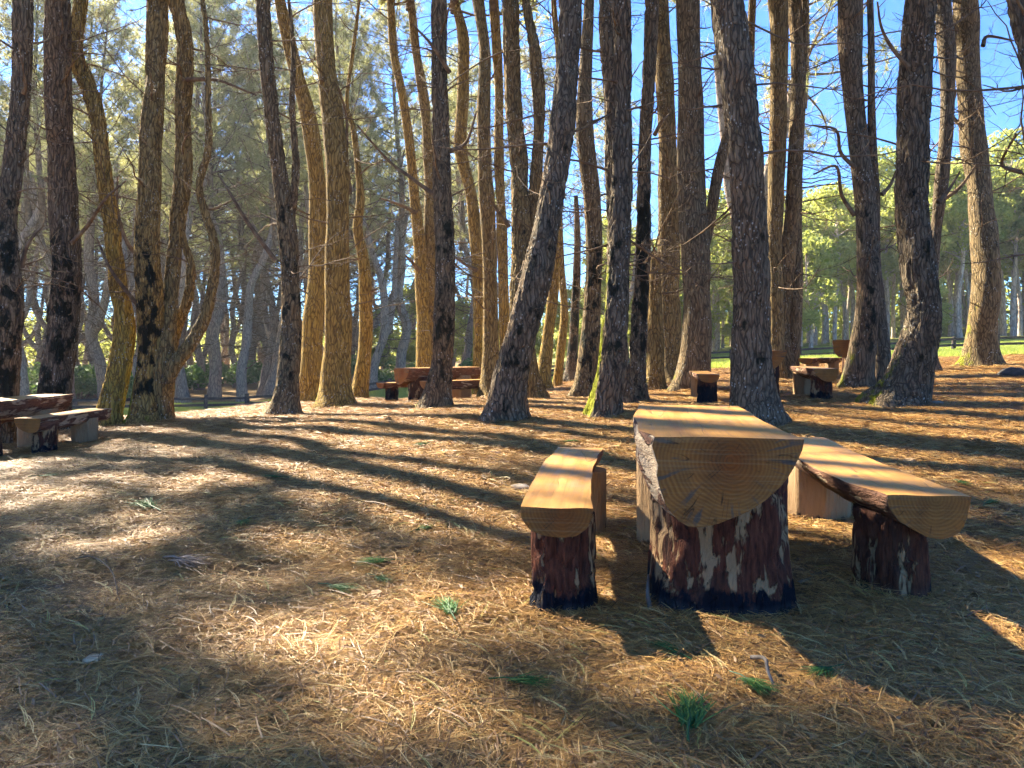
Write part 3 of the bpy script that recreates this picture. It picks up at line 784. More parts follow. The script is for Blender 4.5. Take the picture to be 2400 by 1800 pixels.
# ------------------------------------------------------------------ log tables and benches
def half_log(name, outline, L, mats, seed, bow=0.0, waney=.018, taper=1.0, ny=30, lbulge=0.0):
    """outline: (x, z) of the front end from the left top corner round the underside to the right top corner; top is flat at z=0.
       local y 0..L away from the viewer; mats = (top, side, end)"""
    o = np.array(outline, float)
    seg = np.concatenate([[0], np.cumsum(np.linalg.norm(np.diff(o, axis=0), axis=1))])
    m = 26
    s = np.linspace(0, seg[-1], m); sec = np.stack([np.interp(s, seg, o[:, 0]), np.interp(s, seg, o[:, 1])], 1)
    ys = np.linspace(0, L, ny)
    rows = []
    nt = 8
    for y in ys:
        f = 1 + (taper - 1) * y / L
        q = sec * f
        p3 = np.stack([sec[:, 0] * 6, np.full(m, y * 2.2), sec[:, 1] * 6], 1) + seed * 3.3
        dn = (fbm(p3, seed, 3) - .5) * 2
        nrm = sec - np.array([sec[:, 0].mean(), -.02]); nrm /= np.linalg.norm(nrm, axis=1)[:, None] + 1e-6
        amt = waney * min(1, .25 + y * 3.0)
        q = q + nrm * (dn * amt)[:, None]
        q[0, 1] = q[-1, 1] = 0
        q[:, 1] = np.minimum(q[:, 1], 0)
        q[:, 0] += bow * math.sin(math.pi * y / L)
        q[:, 0] -= lbulge * float(sstep(.02, .32, y)) * np.clip(-sec[:, 0] / .25, 0, 1)
        # top strip, right corner back to left corner
        tx = np.linspace(q[-1, 0], q[0, 0], nt + 2)[1:-1]
        tz = (vnoise(np.stack([tx * 9, np.full(nt, y * 6), np.zeros(nt)], 1), seed + 9) - .6) * .007
        ring = np.concatenate([np.stack([q[:, 0], q[:, 1]], 1), np.stack([tx, tz], 1)])
        rows.append(np.stack([ring[:, 0], np.full(len(ring), y), ring[:, 1]], 1))
    n = m + nt
    V = np.concatenate(rows)
    i = np.arange(ny - 1)[:, None] * n + np.arange(n)[None]; j = np.arange(ny - 1)[:, None] * n + (np.arange(n) + 1)[None] % n
    Q = np.stack([i, j, j + n, i + n], -1)
    mi = np.tile(np.where(np.arange(n) < m - 1, 1, 0), (ny - 1, 1)).ravel()
    Q = Q.reshape(-1, 4)
    # ends as fans
    c0 = len(V); V = np.concatenate([V, [[sec[:, 0].mean(), 0, -.1], [sec[:, 0].mean() * taper, L, -.1]]])
    k = np.arange(n); e0 = np.stack([np.full(n, c0), (k + 1) % n, k], 1); b = (ny - 1) * n
    e1 = np.stack([np.full(n, c0 + 1), b + k, b + (k + 1) % n], 1)
    me = mesh_np(name, V, [Q, np.concatenate([e0, e1])], mats, True, np.concatenate([mi, np.full(2 * n, 2)]))
    # keep the saw edges crisp
    me.polygons.foreach_set('use_smooth', np.concatenate([mi == 1, np.zeros(2 * n, bool)]))
    return me

def stump_mesh(name, r, h, mat, seed, flare=.1, hewn=False, rel=1.0):
    nu, nz = 56, 26
    th = np.linspace(0, 2 * np.pi, nu, endpoint=False); z = np.linspace(-.08, h, nz)
    TH, Z = np.meshgrid(th, z)
    rad = r * (1 + flare * np.exp(-np.maximum(Z, 0) / .13) * (1 + .8 * np.sin(3 * TH + seed)) + .05 * np.sin(2 * TH + seed * 1.7))
    p = np.stack([np.cos(TH) * r, np.sin(TH) * r, Z], -1) + seed * 5.1
    if hewn:
        rad = r / np.maximum(np.cos(((TH + seed) % (2 * np.pi / 7)) - np.pi / 7), .5) * .95 * (1 + .02 * np.sin(TH * 2 + Z * 3))
    else:
        e = worley_edge(p * np.array([13, 13, 4.0]), seed)
        rad = rad + rel * (.022 * (fbm(p * np.array([14, 14, 3.5]), seed, 3) - .5) * 2 - .020 * (1 - sstep(0, .22, e)))
    V = np.stack([np.cos(TH) * rad, np.sin(TH) * rad, Z], -1).reshape(-1, 3)
    i = np.arange(nz - 1)[:, None] * nu + np.arange(nu)[None]; j = np.arange(nz - 1)[:, None] * nu + (np.arange(nu) + 1)[None] % nu
    Q = np.stack([i, j, j + nu, i + nu], -1).reshape(-1, 4)
    c = len(V); V = np.concatenate([V, [[0, 0, h]]]); k = np.arange(nu); b = (nz - 1) * nu
    Tt = np.stack([np.full(nu, c), b + k, b + (k + 1) % nu], 1)
    me = mesh_np(name, V, [Q, Tt], [M[mat]])
    return me

# front outlines read off the photograph, metres, z = 0 at the sawn face
TABLE_OUT = [(-.275, 0), (-.287, -.05), (-.262, -.10), (-.272, -.155), (-.252, -.215), (-.235, -.262), (-.195, -.315), (-.135, -.345), (-.05, -.332), (.06, -.285), (.145, -.225), (.205, -.165), (.245, -.095), (.268, -.04), (.275, 0)]
BENCH_L_OUT = [(-.148, 0), (-.15, -.028), (-.138, -.062), (-.105, -.098), (-.05, -.118), (.02, -.122), (.08, -.112), (.122, -.082), (.142, -.04), (.148, 0)]
BENCH_R_OUT = [(-.17, 0), (-.162, -.055), (-.12, -.11), (-.06, -.15), (-.005, -.178), (.05, -.184), (.10, -.172), (.135, -.145), (.152, -.09), (.165, -.03), (.17, 0)]
ENDS = {'t': endgrain_mat('table_end_grain', .0, -.085), 'l': endgrain_mat('bench_end_grain', .02, -.02, light=(.28, .122, .025)), 'r': endgrain_mat('bench_end_grain_offset', .03, -.015, heart=(.25, .12, .028), light=(.29, .125, .027))}

def furniture(name, label, cat, x, y, rot, topz, outline, L, mats, seed, legs, group, part, taper=1.0, bow=0.0, waney=.018, lbulge=0.0):
    """x, y = middle of the near end; legs = (dist along, lateral, radius, mat, hewn)"""
    z = g1(x + math.sin(rot) * L * .5, y + math.cos(rot) * L * .5)
    root = link(name, None, label=label, cat=cat, group=group, loc=(x, y, z), rz=-rot)
    root.empty_display_size = .2
    o = link(part, half_log(part, outline, L, mats, seed, bow, waney, taper, lbulge=lbulge), root); o.location = (0, 0, topz)
    depth = -min(p[1] for p in outline)
    for k, (d, lx, r, mat, hewn, *under) in enumerate(legs):
        gx = x + math.sin(rot) * d + math.cos(rot) * lx; gy = y + math.cos(rot) * d - math.sin(rot) * lx
        dz = g1(gx, gy) - z - .01
        lg = link('stump_leg', stump_mesh('stump_leg', r, topz - dz - depth * (under[0] if under else .52), mat, seed * 3 + k, .06 if hewn else .10, hewn), root)
        lg.location = (lx, d, dz)
    return root

G_T, G_B = 'log picnic tables', 'log benches'
def set_of(x, y, rot, name_t, name_l, name_r, seed, mt=('top', 'side', 't'), legmats=('stump', 'stump_dark', 'stump_mid', 'hewn'), L=1.85, gap=.80):
    cx, sx = math.cos(rot), math.sin(rot)
    ms = lambda e: [M['top'], M[mt[1]], ENDS[e]]
    if name_t: furniture('log_table', name_t, 'picnic table', x, y, rot, .77, TABLE_OUT, L, ms('t'), seed, [(.45, 0, .23, legmats[0], False), (L - .4, -.02, .24, legmats[3], legmats[3] == 'hewn')], G_T, 'table_top')
    if name_l: furniture('log_bench', name_l, 'bench', x - gap * cx, y + gap * sx, rot, .46, BENCH_L_OUT, L, ms('l'), seed + 1, [(.3, 0, .135, legmats[1], False), (L - .3, 0, .14, legmats[3], legmats[3] == 'hewn')], G_B, 'seat')
    if name_r: furniture('log_bench', name_r, 'bench', x + gap * cx, y - gap * sx, rot, .46, BENCH_R_OUT, L, ms('r'), seed + 2, [(.3, 0, .15, legmats[2], False), (L - .3, 0, .15, legmats[3], legmats[3] == 'hewn')], G_B, 'seat')

# the near set
furniture('log_table', 'near half-log picnic table with big ringed end facing the viewer', 'picnic table', .825, 2.92, math.radians(9), .745, TABLE_OUT, 1.75,
          [M['top'], M['side_pale'], ENDS['t']], 3, [(.50, .005, .285, 'stump', False), (1.42, -.06, .28, 'hewn', True)], G_T, 'table_top', .97, -.02, .030, .055)
furniture('log_bench', 'near left half-log bench with bark-patched tarred stump', 'bench', .182, 3.13, math.radians(8), .448, BENCH_L_OUT, 1.95,
          [M['top'], M['side'], ENDS['l']], 5, [(.22, .012, .132, 'stump', False), (1.45, .035, .135, 'hewn', True)], G_B, 'seat', .97, -.03)
furniture('log_bench', 'near right half-log bench with thick slanting underside of dark bark', 'bench', 1.79, 3.30, math.radians(7), .452, BENCH_R_OUT, 2.25,
          [M['top'], M['side'], ENDS['r']], 8, [(.26, -.07, .15, 'stump_mid', False, .6), (1.62, -.02, .19, 'hewn', True)], G_B, 'seat', 1.0, -.03, .026, .10)
# the set cut off by the left edge
furniture('log_table', 'log table cut off by the left edge of the picture, bark side showing', 'picnic table', -6.55, 8.8, math.radians(1), .72, TABLE_OUT, 2.2,
          [M['top'], M['side_brown'], ENDS['t']], 21, [(.5, .05, .24, 'stump', False), (1.75, 0, .24, 'hewn', True)], G_T, 'table_top', .9, .0, .03)
furniture('log_bench', 'bark-sided log bench in front of the cut-off left table', 'bench', -5.9, 9.35, math.radians(1), .46, BENCH_R_OUT, 1.6,
          [M['top'], M['side_brown'], ENDS['r']], 23, [(.3, .02, .14, 'stump', False), (1.2, .02, .16, 'hewn', True)], G_B, 'seat', .95, .0, .03)
# the set in the middle distance beyond the dark pine
set_of(-2.3, 16.0, math.radians(47), 'reddish log table in the far middle behind a dark trunk', 'log bench on the far side of the reddish middle table', 'log bench on the near side of the reddish middle table', 31, legmats=('stump_dark', 'stump_tar', 'hewn', 'hewn'), L=2.0)
# the set behind the massive trunk
set_of(3.62, 10.9, math.radians(9), 'log table mostly hidden behind the massive trunk', 'small squat log bench with tarred stump left of the massive trunk', 'grey log bench right of the massive trunk', 41, legmats=('stump_dark', 'stump_tar', 'stump', 'hewn'), L=1.8)
# the farther right set
set_of(6.55, 15.0, math.radians(40), 'far right log table with rounded orange end facing the viewer', 'low log bench with sunlit orange stump before the far right table', None, 51, legmats=('stump_dark', 'hewn', 'hewn', 'hewn'), L=1.9)

# ------------------------------------------------------------------ fence
def build_fence():
    seg = np.concatenate([[0], np.cumsum(np.linalg.norm(np.diff(FENCE, axis=0), axis=1))])
    n = int(seg[-1] / 2.05)
    s = np.linspace(0, seg[-1], n + 1)
    px = np.interp(s, seg, FENCE[:, 0]); py = np.interp(s, seg, FENCE[:, 1]); pz = gh(px, py)
    root = link('rail_fence', None, label='low dark two-rail timber fence running across behind the grove', cat='fence', loc=(px[0], py[0], pz[0]))
    def box(name, w_, d_, h_):
        V = np.array([(x * w_ / 2, y * d_ / 2, z * h_) for z in (0, 1) for y in (-1, 1) for x in (-1, 1)])
        V[4:, :2] *= .93
        Q = [(0, 2, 3, 1), (4, 5, 7, 6), (0, 1, 5, 4), (1, 3, 7, 5), (3, 2, 6, 7), (2, 0, 4, 6)]
        return mesh_np(name, V, np.array(Q), [M['fence']], False)
    pm = box('post', .17, .17, 1.0)
    O = Vector((px[0], py[0], pz[0]))
    for k in range(n + 1):
        o = link('post', pm, root); o.location = Vector((px[k], py[k], pz[k] - .12)) - O
        o.rotation_euler = (random.uniform(-.03, .03), random.uniform(-.03, .03), random.uniform(0, 1)); o.scale = (1, 1, random.uniform(.9, .98))
    rm = box('rail', .05, .14, 1.0)
    for k in range(n):
        for hh in (.28, .62):
            a = Vector((px[k], py[k] - .085, pz[k] + hh)); b = Vector((px[k + 1], py[k + 1] - .085, pz[k + 1] + hh + random.uniform(-.03, .03)))
            o = link('rail', rm, root); d = b - a
            o.location = a - O; o.rotation_euler = d.to_track_quat('Z', 'Y').to_euler(); o.scale = (1, 1, d.length + .04)
build_fence()

# ------------------------------------------------------------------ background trees
def far_pine_variant(seed):
    """twisted pine: trunk with a bend, forked limbs, crown meshes in a local frame"""
    rng = np.random.default_rng(seed)
    H = 8.0
    zs = np.linspace(0, H, 8); a = rng.uniform(0, 6.28)
    off = np.cumsum(rng.normal(0, .22, (8, 2)), axis=0); off[0] = 0; off[:2] *= .4
    bend = np.sin(zs / H * math.pi * rng.uniform(.8, 1.6)) * rng.uniform(.2, .7)
    P = np.stack([off[:, 0] + bend * math.cos(a), off[:, 1] + bend * math.sin(a), zs], 1); P[0] = (0, 0, -.3)
    R = np.linspace(.21, .11, 8)
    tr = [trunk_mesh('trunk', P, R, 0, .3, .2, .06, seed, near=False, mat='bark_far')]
    if rng.random() < .7:
        k = 2; d = rng.normal(0, .5, 2)
        P2 = np.array([P[k], P[k] + [d[0], d[1], .6], P[k] + [d[0] * 1.9, d[1] * 1.9, 1.9], P[k] + [d[0] * 2.2, d[1] * 2.2, 3.4], P[k] + [d[0] * 2.6, d[1] * 2.6, 5.4]])
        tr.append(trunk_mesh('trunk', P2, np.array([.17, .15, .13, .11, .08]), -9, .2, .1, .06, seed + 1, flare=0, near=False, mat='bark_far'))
    acc = Acc()
    for _ in range(36):
        z = rng.uniform(1.2, 7.5); p = np.array([np.interp(z, P[:, 2], P[:, 0]), np.interp(z, P[:, 2], P[:, 1]), z]); az = rng.uniform(0, 6.28)
        grow_twig(acc, p, (math.cos(az), math.sin(az), rng.uniform(-.2, .5)), rng.uniform(1.0, 2.6), .024, rng, 0, .02)
    return tr, acc.mesh('limbs_mesh', [M['twig']]), P[-1] - np.array([0, 0, 1.8])
FARP = [far_pine_variant(900 + k * 7) for k in range(5)]
FCROWN = [pine_crown('far_crown', 300 + k, H=8.5, spread=3.5, nb=38, tufts=18, blades=24, blade=.25, wid=.020, clumps=4, sig=.22) for k in range(4)]

def far_pine(x, y, k, s, rz, label, group):
    tr, tw, top = FARP[k % len(FARP)]; wl, lf = FCROWN[(k * 3 + 1) % len(FCROWN)]
    root = link('pine_tree', None, label=label, cat='pine tree', group=group, loc=(x, y, g1(x, y)), rz=rz); root.scale = (s, s, s)
    for m_ in tr: link('trunk', m_, root)
    link('limbs', tw, root)
    for nm, d in (('crown', lf), ('limbs', wl)):
        o = link(nm, d, root); o.location = top

ORD = 'leftmost,second,third,fourth,fifth,sixth,seventh,eighth,ninth,tenth,eleventh,twelfth,thirteenth,fourteenth,fifteenth,sixteenth,seventeenth,eighteenth,nineteenth,twentieth,twenty-first,twenty-second'.split(',')
def nth(k): return ORD[k] if k == 0 else ORD[k] + ' from left'
rng = np.random.default_rng(42)
spots = []
tries = 0
def free(x, y, r):
    return all((x - a) ** 2 + (y - b) ** 2 > r * r for a, b in spots)
LBL1 = 'grey twisted pine in the shaded wood behind the fence'
while len(spots) < 92 and tries < 6000:
    tries += 1
    y = rng.uniform(46, 92); px = rng.uniform(-420, 1130)
    if px > 860 and y < 62: continue
    x = (px - HX) / F * y
    if free(x, y, 2.9):
        spots.append((x, y)); far_pine(x, y, int(rng.integers(0, 20)), rng.uniform(1.25, 1.9), rng.uniform(0, 6.28), LBL1, 'pines beyond the fence')
# slender pines nearest the fence
for k, (px, D, s) in enumerate(sorted([(60, 42, 1.25), (160, 45, 1.3), (250, 47, 1.4), (330, 44, 1.2), (430, 46, 1.35), (500, 49, 1.45), (570, 47, 1.2), (625, 50, 1.4), (770, 52, 1.4), (870, 50, 1.2), (940, 53, 1.4), (1120, 55, 1.2), (1440, 56, 1.1), (1845, 34, 1.35), (1250, 56, 1.3)])):
    x = (px - HX) / F * D
    far_pine(x, D, k * 3 + 2, s * 1.28, k * 1.7, nth(k) + ' of the slender grey pines standing nearest the rail fence', 'pines at the fence')
print('far pines ok')

def leaf_blob(acc, c, rad, n, size, rng, flat=1.0):
    d = rng.normal(0, 1, (n, 3)); d /= np.linalg.norm(d, axis=1)[:, None]
    r = rng.uniform(.55, 1.08, (n, 1)) ** .6
    p = np.array(c) + d * r * np.array(rad)
    nn = d + rng.normal(0, .7, (n, 3)); nn /= np.linalg.norm(nn, axis=1)[:, None]
    a = np.cross(nn, rng.normal(0, 1, (n, 3))); a /= np.linalg.norm(a, axis=1)[:, None] + 1e-6; b = np.cross(nn, a)
    sz = size * rng.uniform(.6, 1.4, (n, 1))
    V = np.stack([p - a * sz, p + b * sz * .45, p + a * sz, p - b * sz * .45], 1).reshape(-1, 3)
    tone = np.repeat(np.clip(rng.normal(.45, .12) + rng.normal(0, .18, n) + d[:, 2] * .06, 0, 1), 4)
    acc.add(V, np.arange(n * 4).reshape(-1, 4), None, tone)

def broadleaf(seed, H, trunk_h, width, mat, nlobes=22, leaves=210, size=.17, bark='bark_pale', r0=.16):
    rng = np.random.default_rng(seed)
    P = np.array([[0, 0, -.3], [.05, 0, H * .2], [rng.normal(0, .25), rng.normal(0, .25), H * .5], [rng.normal(0, .4), rng.normal(0, .4), H * .9]])
    tr = trunk_mesh('trunk', P, np.array([r0, r0 * .85, r0 * .6, .03]), 0, .05, .0, .0, seed, flare=.3, near=False, mat=bark)
    lv = Acc(); wd = Acc()
    for k in range(nlobes):
        t = rng.uniform(0, 1); z = trunk_h + (H - trunk_h) * t; rr = width * (.35 + .65 * math.sin(math.pi * min(1, .18 + t * .82))) * .75
        az = rng.uniform(0, 6.28); q = rr * math.sqrt(rng.uniform(.05, 1))
        c = np.array([math.cos(az) * q, math.sin(az) * q, z]); s = width * rng.uniform(.24, .42)
        leaf_blob(lv, c, (s, s, s * .7), leaves, size, rng)
        st = np.array([np.interp(z - .9, P[:, 2], P[:, 0]), np.interp(z - .9, P[:, 2], P[:, 1]), max(z - .9, trunk_h * .6)])
        wd.tube(np.array([st, (st + c) / 2 + [0, 0, .15], c]), np.array([.05, .035, .015]), 4)
    for _ in range(10):
        z = rng.uniform(trunk_h * .35, trunk_h); az = rng.uniform(0, 6.28)
        grow_twig(wd, (np.interp(z, P[:, 2], P[:, 0]), np.interp(z, P[:, 2], P[:, 1]), z), (math.cos(az), math.sin(az), .5), rng.uniform(.6, 1.6), .016, rng, 1)
    return tr, wd.mesh('limbs_mesh', [M[bark]]), lv.mesh('crown_mesh', [M[mat]], False, 'tone')

EUC = [broadleaf(1200 + k, 12.5 + k % 3, 5.6 + .6 * (k % 2), 2.6 + .25 * k, 'euc_leaf', 26, 230, .17, r0=.19) for k in range(4)]
YEUC = [broadleaf(1300 + k, 8.0 + k, 1.6, 2.8, 'euc_leaf', 26, 200, .16) for k in range(2)]
def place_tree(var, x, y, s, rz, label, cat, group, name):
    root = link(name, None, label=label, cat=cat, group=group, loc=(x, y, g1(x, y)), rz=rz); root.scale = (s, s, s)
    tr, wd, lv = var
    link('trunk', tr, root); link('limbs', wd, root, kind='stuff'); link('crown', lv, root)

espots = []
tries = 0
while len(espots) < 125 and tries < 9000:
    tries += 1
    px = rng.uniform(1430, 2650); y = rng.uniform(62, 98)
    x = (px - HX) / F * y
    if all((x - a) ** 2 + (y - b) ** 2 > 2.15 ** 2 for a, b in espots[-400:]):
        espots.append((x, y))
        k = int(rng.integers(0, 4)); rise = .78 + .34 * np.clip((px - 1500) / 900, 0, 1.1) + .006 * (y - 62)
        place_tree(EUC[k], x, y, rise * rng.uniform(.88, 1.12), rng.uniform(0, 6.28), 'slender pale-trunked eucalyptus in the sunny plantation beyond the right fence', 'eucalyptus', 'plantation eucalyptus', 'eucalyptus_tree')
for k, (px, D, s) in enumerate([(1560, 62, .9), (1620, 60, .95), (1720, 61, .8), (1790, 58, .95), (1900, 58, 1.05), (2170, 61, .7)]):
    place_tree(YEUC[k % 2], (px - HX) / F * D, D, s, k * 1.3, nth(k) + ' of the low bushy yellow-green eucalyptus fronting the plantation', 'eucalyptus', 'bushy plantation edge', 'eucalyptus_tree')
# bright trees at the end of the gap in the middle
for k, (px, D, s) in enumerate(sorted([(900, 66, .75), (960, 72, .9), (1010, 64, .7), (1085, 70, .8), (1140, 66, .62), (1215, 74, .75), (1290, 70, .72), (1345, 76, .8), (1410, 72, .75), (1470, 78, .9), (1250, 84, .95), (1050, 86, 1.0), (1380, 90, 1.0)])):
    place_tree(YEUC[k % 2], (px - HX) / F * D, D, s, k * 2.1, nth(k) + ' of the sunlit green trees closing the gap in the middle', 'tree', 'trees in the middle gap', 'broadleaf_tree')

def bush(seed):
    rng = np.random.default_rng(seed); a = Acc(); wd = Acc()
    for _ in range(12):
        az = rng.uniform(0, 6.28); q = rng.uniform(0, .9); c = np.array([math.cos(az) * q, math.sin(az) * q, rng.uniform(.3, 1.15)])
        leaf_blob(a, c, (.42, .42, .34), 170, .085, rng)
        wd.tube(np.array([[c[0] * .2, c[1] * .2, -.1], c * .6, c]), np.array([.03, .02, .008]), 4)
    return wd.mesh('stems_mesh', [M['twig']]), a.mesh('foliage_mesh', [M['bush_leaf']], False, 'tone')
BUSH = [bush(1500 + k) for k in range(3)]
for k, (px, D, s) in enumerate(sorted([(20, 50, 1.4), (95, 47, 1.5), (185, 50, 1.6), (240, 52, 1.5), (300, 50, 1.5), (350, 48, 1.1), (420, 55, 1.4), (890, 54, 1.1), (960, 56, 1.3), (1110, 58, 1.2), (1210, 57, 1.0), (1440, 56, 1.1), (560, 60, 1.5), (700, 62, 1.6), (-60, 49, 1.6), (500, 64, 1.7), (130, 58, 1.8), (820, 64, 1.7)])):
    x = (px - HX) / F * D
    root = link('shrub', None, label=nth(k) + ' of the round leafy shrubs just beyond the fence', cat='shrub', group='shrubs beyond the fence', loc=(x, D, g1(x, D)), rz=k * 1.1); root.scale = (s * 1.25, s * 1.25, s)
    link('stems', BUSH[k % 3][0], root); link('foliage', BUSH[k % 3][1], root)
print('background ok')

# distant wooded ridge that closes the view
def ridge():
    a = Acc(); rng = np.random.default_rng(9)
    for k in range(760):
        th = rng.uniform(math.radians(-48), math.radians(48)) if k < 520 else rng.uniform(math.radians(4), math.radians(44)); d = rng.uniform(105, 150) if k < 520 else rng.uniform(100, 118)
        x, y = d * math.sin(th), d * math.cos(th)
        hh = 5 + 11 * sstep(0, 40, x)
        leaf_blob(a, (x, y, -1 + rng.uniform(0.1, 1) * hh), (3.2, 3.2, 2.6), 110, .42, rng)
    me = a.mesh('far_woods', [M['euc_leaf']], False, 'tone')
    link('far_woods', me, label='distant wood closing the view behind all the trees', cat='wood', kind='stuff')
ridge()

# ------------------------------------------------------------------ instanced ground cover through geometry nodes
def scatter_object(name, P, RZ, SCL, sources, label, cat, tilt=None):
    """one object: points carrying rotation and scale, each instancing one of the sources"""
    me = bpy.data.meshes.new(name)
    me.vertices.add(len(P)); me.vertices.foreach_set('co', np.asarray(P, np.float32).ravel())
    a = me.attributes.new('rot', 'FLOAT_VECTOR', 'POINT')
    t = np.zeros((len(P), 3), np.float32) if tilt is None else np.asarray(tilt, np.float32)
    t[:, 2] = RZ; a.data.foreach_set('vector', t.ravel())
    a = me.attributes.new('scl', 'FLOAT', 'POINT'); a.data.foreach_set('value', np.asarray(SCL, np.float32))
    coll = bpy.data.collections.new(name + '_pieces')
    for k, s in enumerate(sources):
        coll.objects.link(bpy.data.objects.new('%s_piece' % name, s))
    ng = bpy.data.node_groups.new(name, 'GeometryNodeTree')
    ng.interface.new_socket('Geometry', in_out='INPUT', socket_type='NodeSocketGeometry')
    ng.interface.new_socket('Geometry', in_out='OUTPUT', socket_type='NodeSocketGeometry')
    N = ng.nodes; Lk = ng.links
    gi = N.new('NodeGroupInput'); go = N.new('NodeGroupOutput')
    m2p = N.new('GeometryNodeMeshToPoints'); iop = N.new('GeometryNodeInstanceOnPoints')
    ci = N.new('GeometryNodeCollectionInfo'); ci.inputs['Collection'].default_value = coll; ci.inputs['Separate Children'].default_value = True; ci.inputs['Reset Children'].default_value = True
    ra = N.new('GeometryNodeInputNamedAttribute'); ra.data_type = 'FLOAT_VECTOR'; ra.inputs[0].default_value = 'rot'
    sa = N.new('GeometryNodeInputNamedAttribute'); sa.data_type = 'FLOAT'; sa.inputs[0].default_value = 'scl'
    e2r = N.new('FunctionNodeEulerToRotation')
    iop.inputs['Pick Instance'].default_value = True
    Lk.new(gi.outputs[0], m2p.inputs['Mesh']); Lk.new(m2p.outputs[0], iop.inputs['Points']); Lk.new(ci.outputs[0], iop.inputs['Instance'])
    Lk.new(ra.outputs['Attribute'], e2r.inputs[0]); Lk.new(e2r.outputs[0], iop.inputs['Rotation']); Lk.new(sa.outputs['Attribute'], iop.inputs['Scale'])
    Lk.new(iop.outputs[0], go.inputs[0])
    o = link(name, me, label=label, cat=cat, kind='stuff')
    md = o.modifiers.new('scatter', 'NODES'); md.node_group = ng
    return o

def needle_strip(p, az, L, curl, lift, wd, rng, seg=3):
    t = np.linspace(0, 1, seg + 1)
    a = az + curl * (t - .5)
    dx = np.cumsum(np.concatenate([[0], np.cos(a[1:]) * L / seg])); dy = np.cumsum(np.concatenate([[0], np.sin(a[1:]) * L / seg]))
    z = p[2] + lift * t + .006 * np.sin(t * 3.1 + p[0] * 40)
    c = np.stack([p[0] + dx, p[1] + dy, z], 1)
    s = np.stack([-np.sin(a), np.cos(a), np.full(seg + 1, rng.normal(0, .4))], 1) * wd * .5 * np.array([1, 1, .8, .35] if seg == 3 else np.linspace(1, .4, seg + 1))[:, None]
    V = np.stack([c - s, c + s], 1).reshape(-1, 3)
    i = np.arange(seg) * 2
    return V, np.stack([i, i + 1, i + 3, i + 2], 1)

def litter_patch(seed, n=44, rad=.17, wd=.0024, L=(.06, .14), tone_mu=.5):
    rng = np.random.default_rng(seed); acc = Acc()
    main = rng.uniform(0, 6.28)
    for _ in range(n):
        r = rad * math.sqrt(rng.random()); a = rng.uniform(0, 6.28)
        p = (r * math.cos(a), r * math.sin(a), rng.uniform(.0, .018))
        az = main + rng.normal(0, .9); tone = np.clip(rng.normal(tone_mu, .22), 0, .93)
        if rng.random() < .03: tone = 1.0
        lift = abs(rng.normal(0, .006)) if rng.random() < .95 else rng.uniform(.015, .035)
        for q in range(int(rng.integers(1, 4))):
            V, Q = needle_strip(p, az + rng.normal(0, .12), rng.uniform(*L), rng.normal(0, .7), lift * rng.uniform(.6, 1.4), wd, rng)
            acc.add(V, Q, None, tone)
    for _ in range(5):
        r = rad * math.sqrt(rng.random()); a = rng.uniform(0, 6.28); c = np.array([r * math.cos(a), r * math.sin(a), rng.uniform(.012, .03)]); az = rng.uniform(0, 6.28)
        u = np.array([math.cos(az), math.sin(az), rng.normal(0, .3)]) * rng.uniform(.006, .022); v = np.array([-math.sin(az), math.cos(az), rng.normal(0, .3)]) * rng.uniform(.003, .008)
        acc.add(np.array([c - u, c + v, c + u * .9, c - v * .8]), [(0, 3, 2, 1)], None, rng.uniform(0, .2))
    for _ in range(2):
        r = rad * math.sqrt(rng.random()); a = rng.uniform(0, 6.28); V, Q = needle_strip((r * math.cos(a), r * math.sin(a), .02), rng.uniform(0, 6.28), rng.uniform(.08, .2), rng.normal(0, .5), .006, .004, rng); acc.add(V, Q, None, rng.uniform(0, .12))
    return acc.mesh('litter_patch', [M['litter']], False, 'tone')
LP = [litter_patch(2000 + k, tone_mu=[.5, .58, .42, .66, .5, .35][k]) for k in range(6)]
LPN = [litter_patch(2050 + k, 62, .17, .0016, (.05, .13), tone_mu=[.5, .6, .42, .66, .5, .33][k]) for k in range(6)]
def fan_points(y0, y1, dens, rng, side=1.5):
    area_n = int(dens * ((y1 - y0) * ((y0 + y1) * .72 + 2 * side)))
    y = rng.uniform(y0, y1, area_n * 2); x = rng.uniform(-1, 1, area_n * 2) * (.72 * y1 + side)
    k = np.abs(x) < .72 * y + side
    return x[k], y[k]
rng = np.random.default_rng(77)
px_, py_ = [], []
for y0, y1, dens in ((.9, 3.6, 165), (3.6, 7.5, 120), (7.5, 12, 60), (12, 22, 22)):
    x, y = fan_points(y0, y1, dens, rng)
    # thin the cover to show soil in places near the viewer
    nz = fbm(np.stack([x * 1.1, y * 1.1, 0 * x], -1), 31, 3)
    keep = rng.random(len(x)) < np.where(y < 4.2, sstep(.36, .58, nz) * .85 + .15, 1.0) * (1 - grass_mask(x, y)) * (1 - .62 * np.exp(-(((x - 1.05) / .95) ** 2 + ((y - 3.35) / .6) ** 2)))
    px_.append(x[keep]); py_.append(y[keep])
x = np.concatenate(px_); y = np.concatenate(py_)
scl = rng.uniform(.8, 1.25, len(x)) * (1 + .035 * np.maximum(y - 4, 0))
eps = .06
sx = (gh(x + eps, y) - gh(x - eps, y)) / (2 * eps); sy = (gh(x, y + eps) - gh(x, y - eps)) / (2 * eps)
tilt = np.stack([np.arctan(sy), -np.arctan(sx), 0 * sx], -1)
rz0 = np.zeros(len(x))
rzn = np.where(rng.random(len(x)) < .55, rng.normal(0, .5, len(x)), rng.uniform(0, 6.28, len(x)))
LZ = np.stack([x, y, gh(x, y) + .004], -1)
nr = y < 4.4
scatter_object('needle_litter', LZ[nr], rzn[nr], scl[nr], LPN, 'fine fallen needles over sandy soil in the near foreground and round the table', 'needle litter')
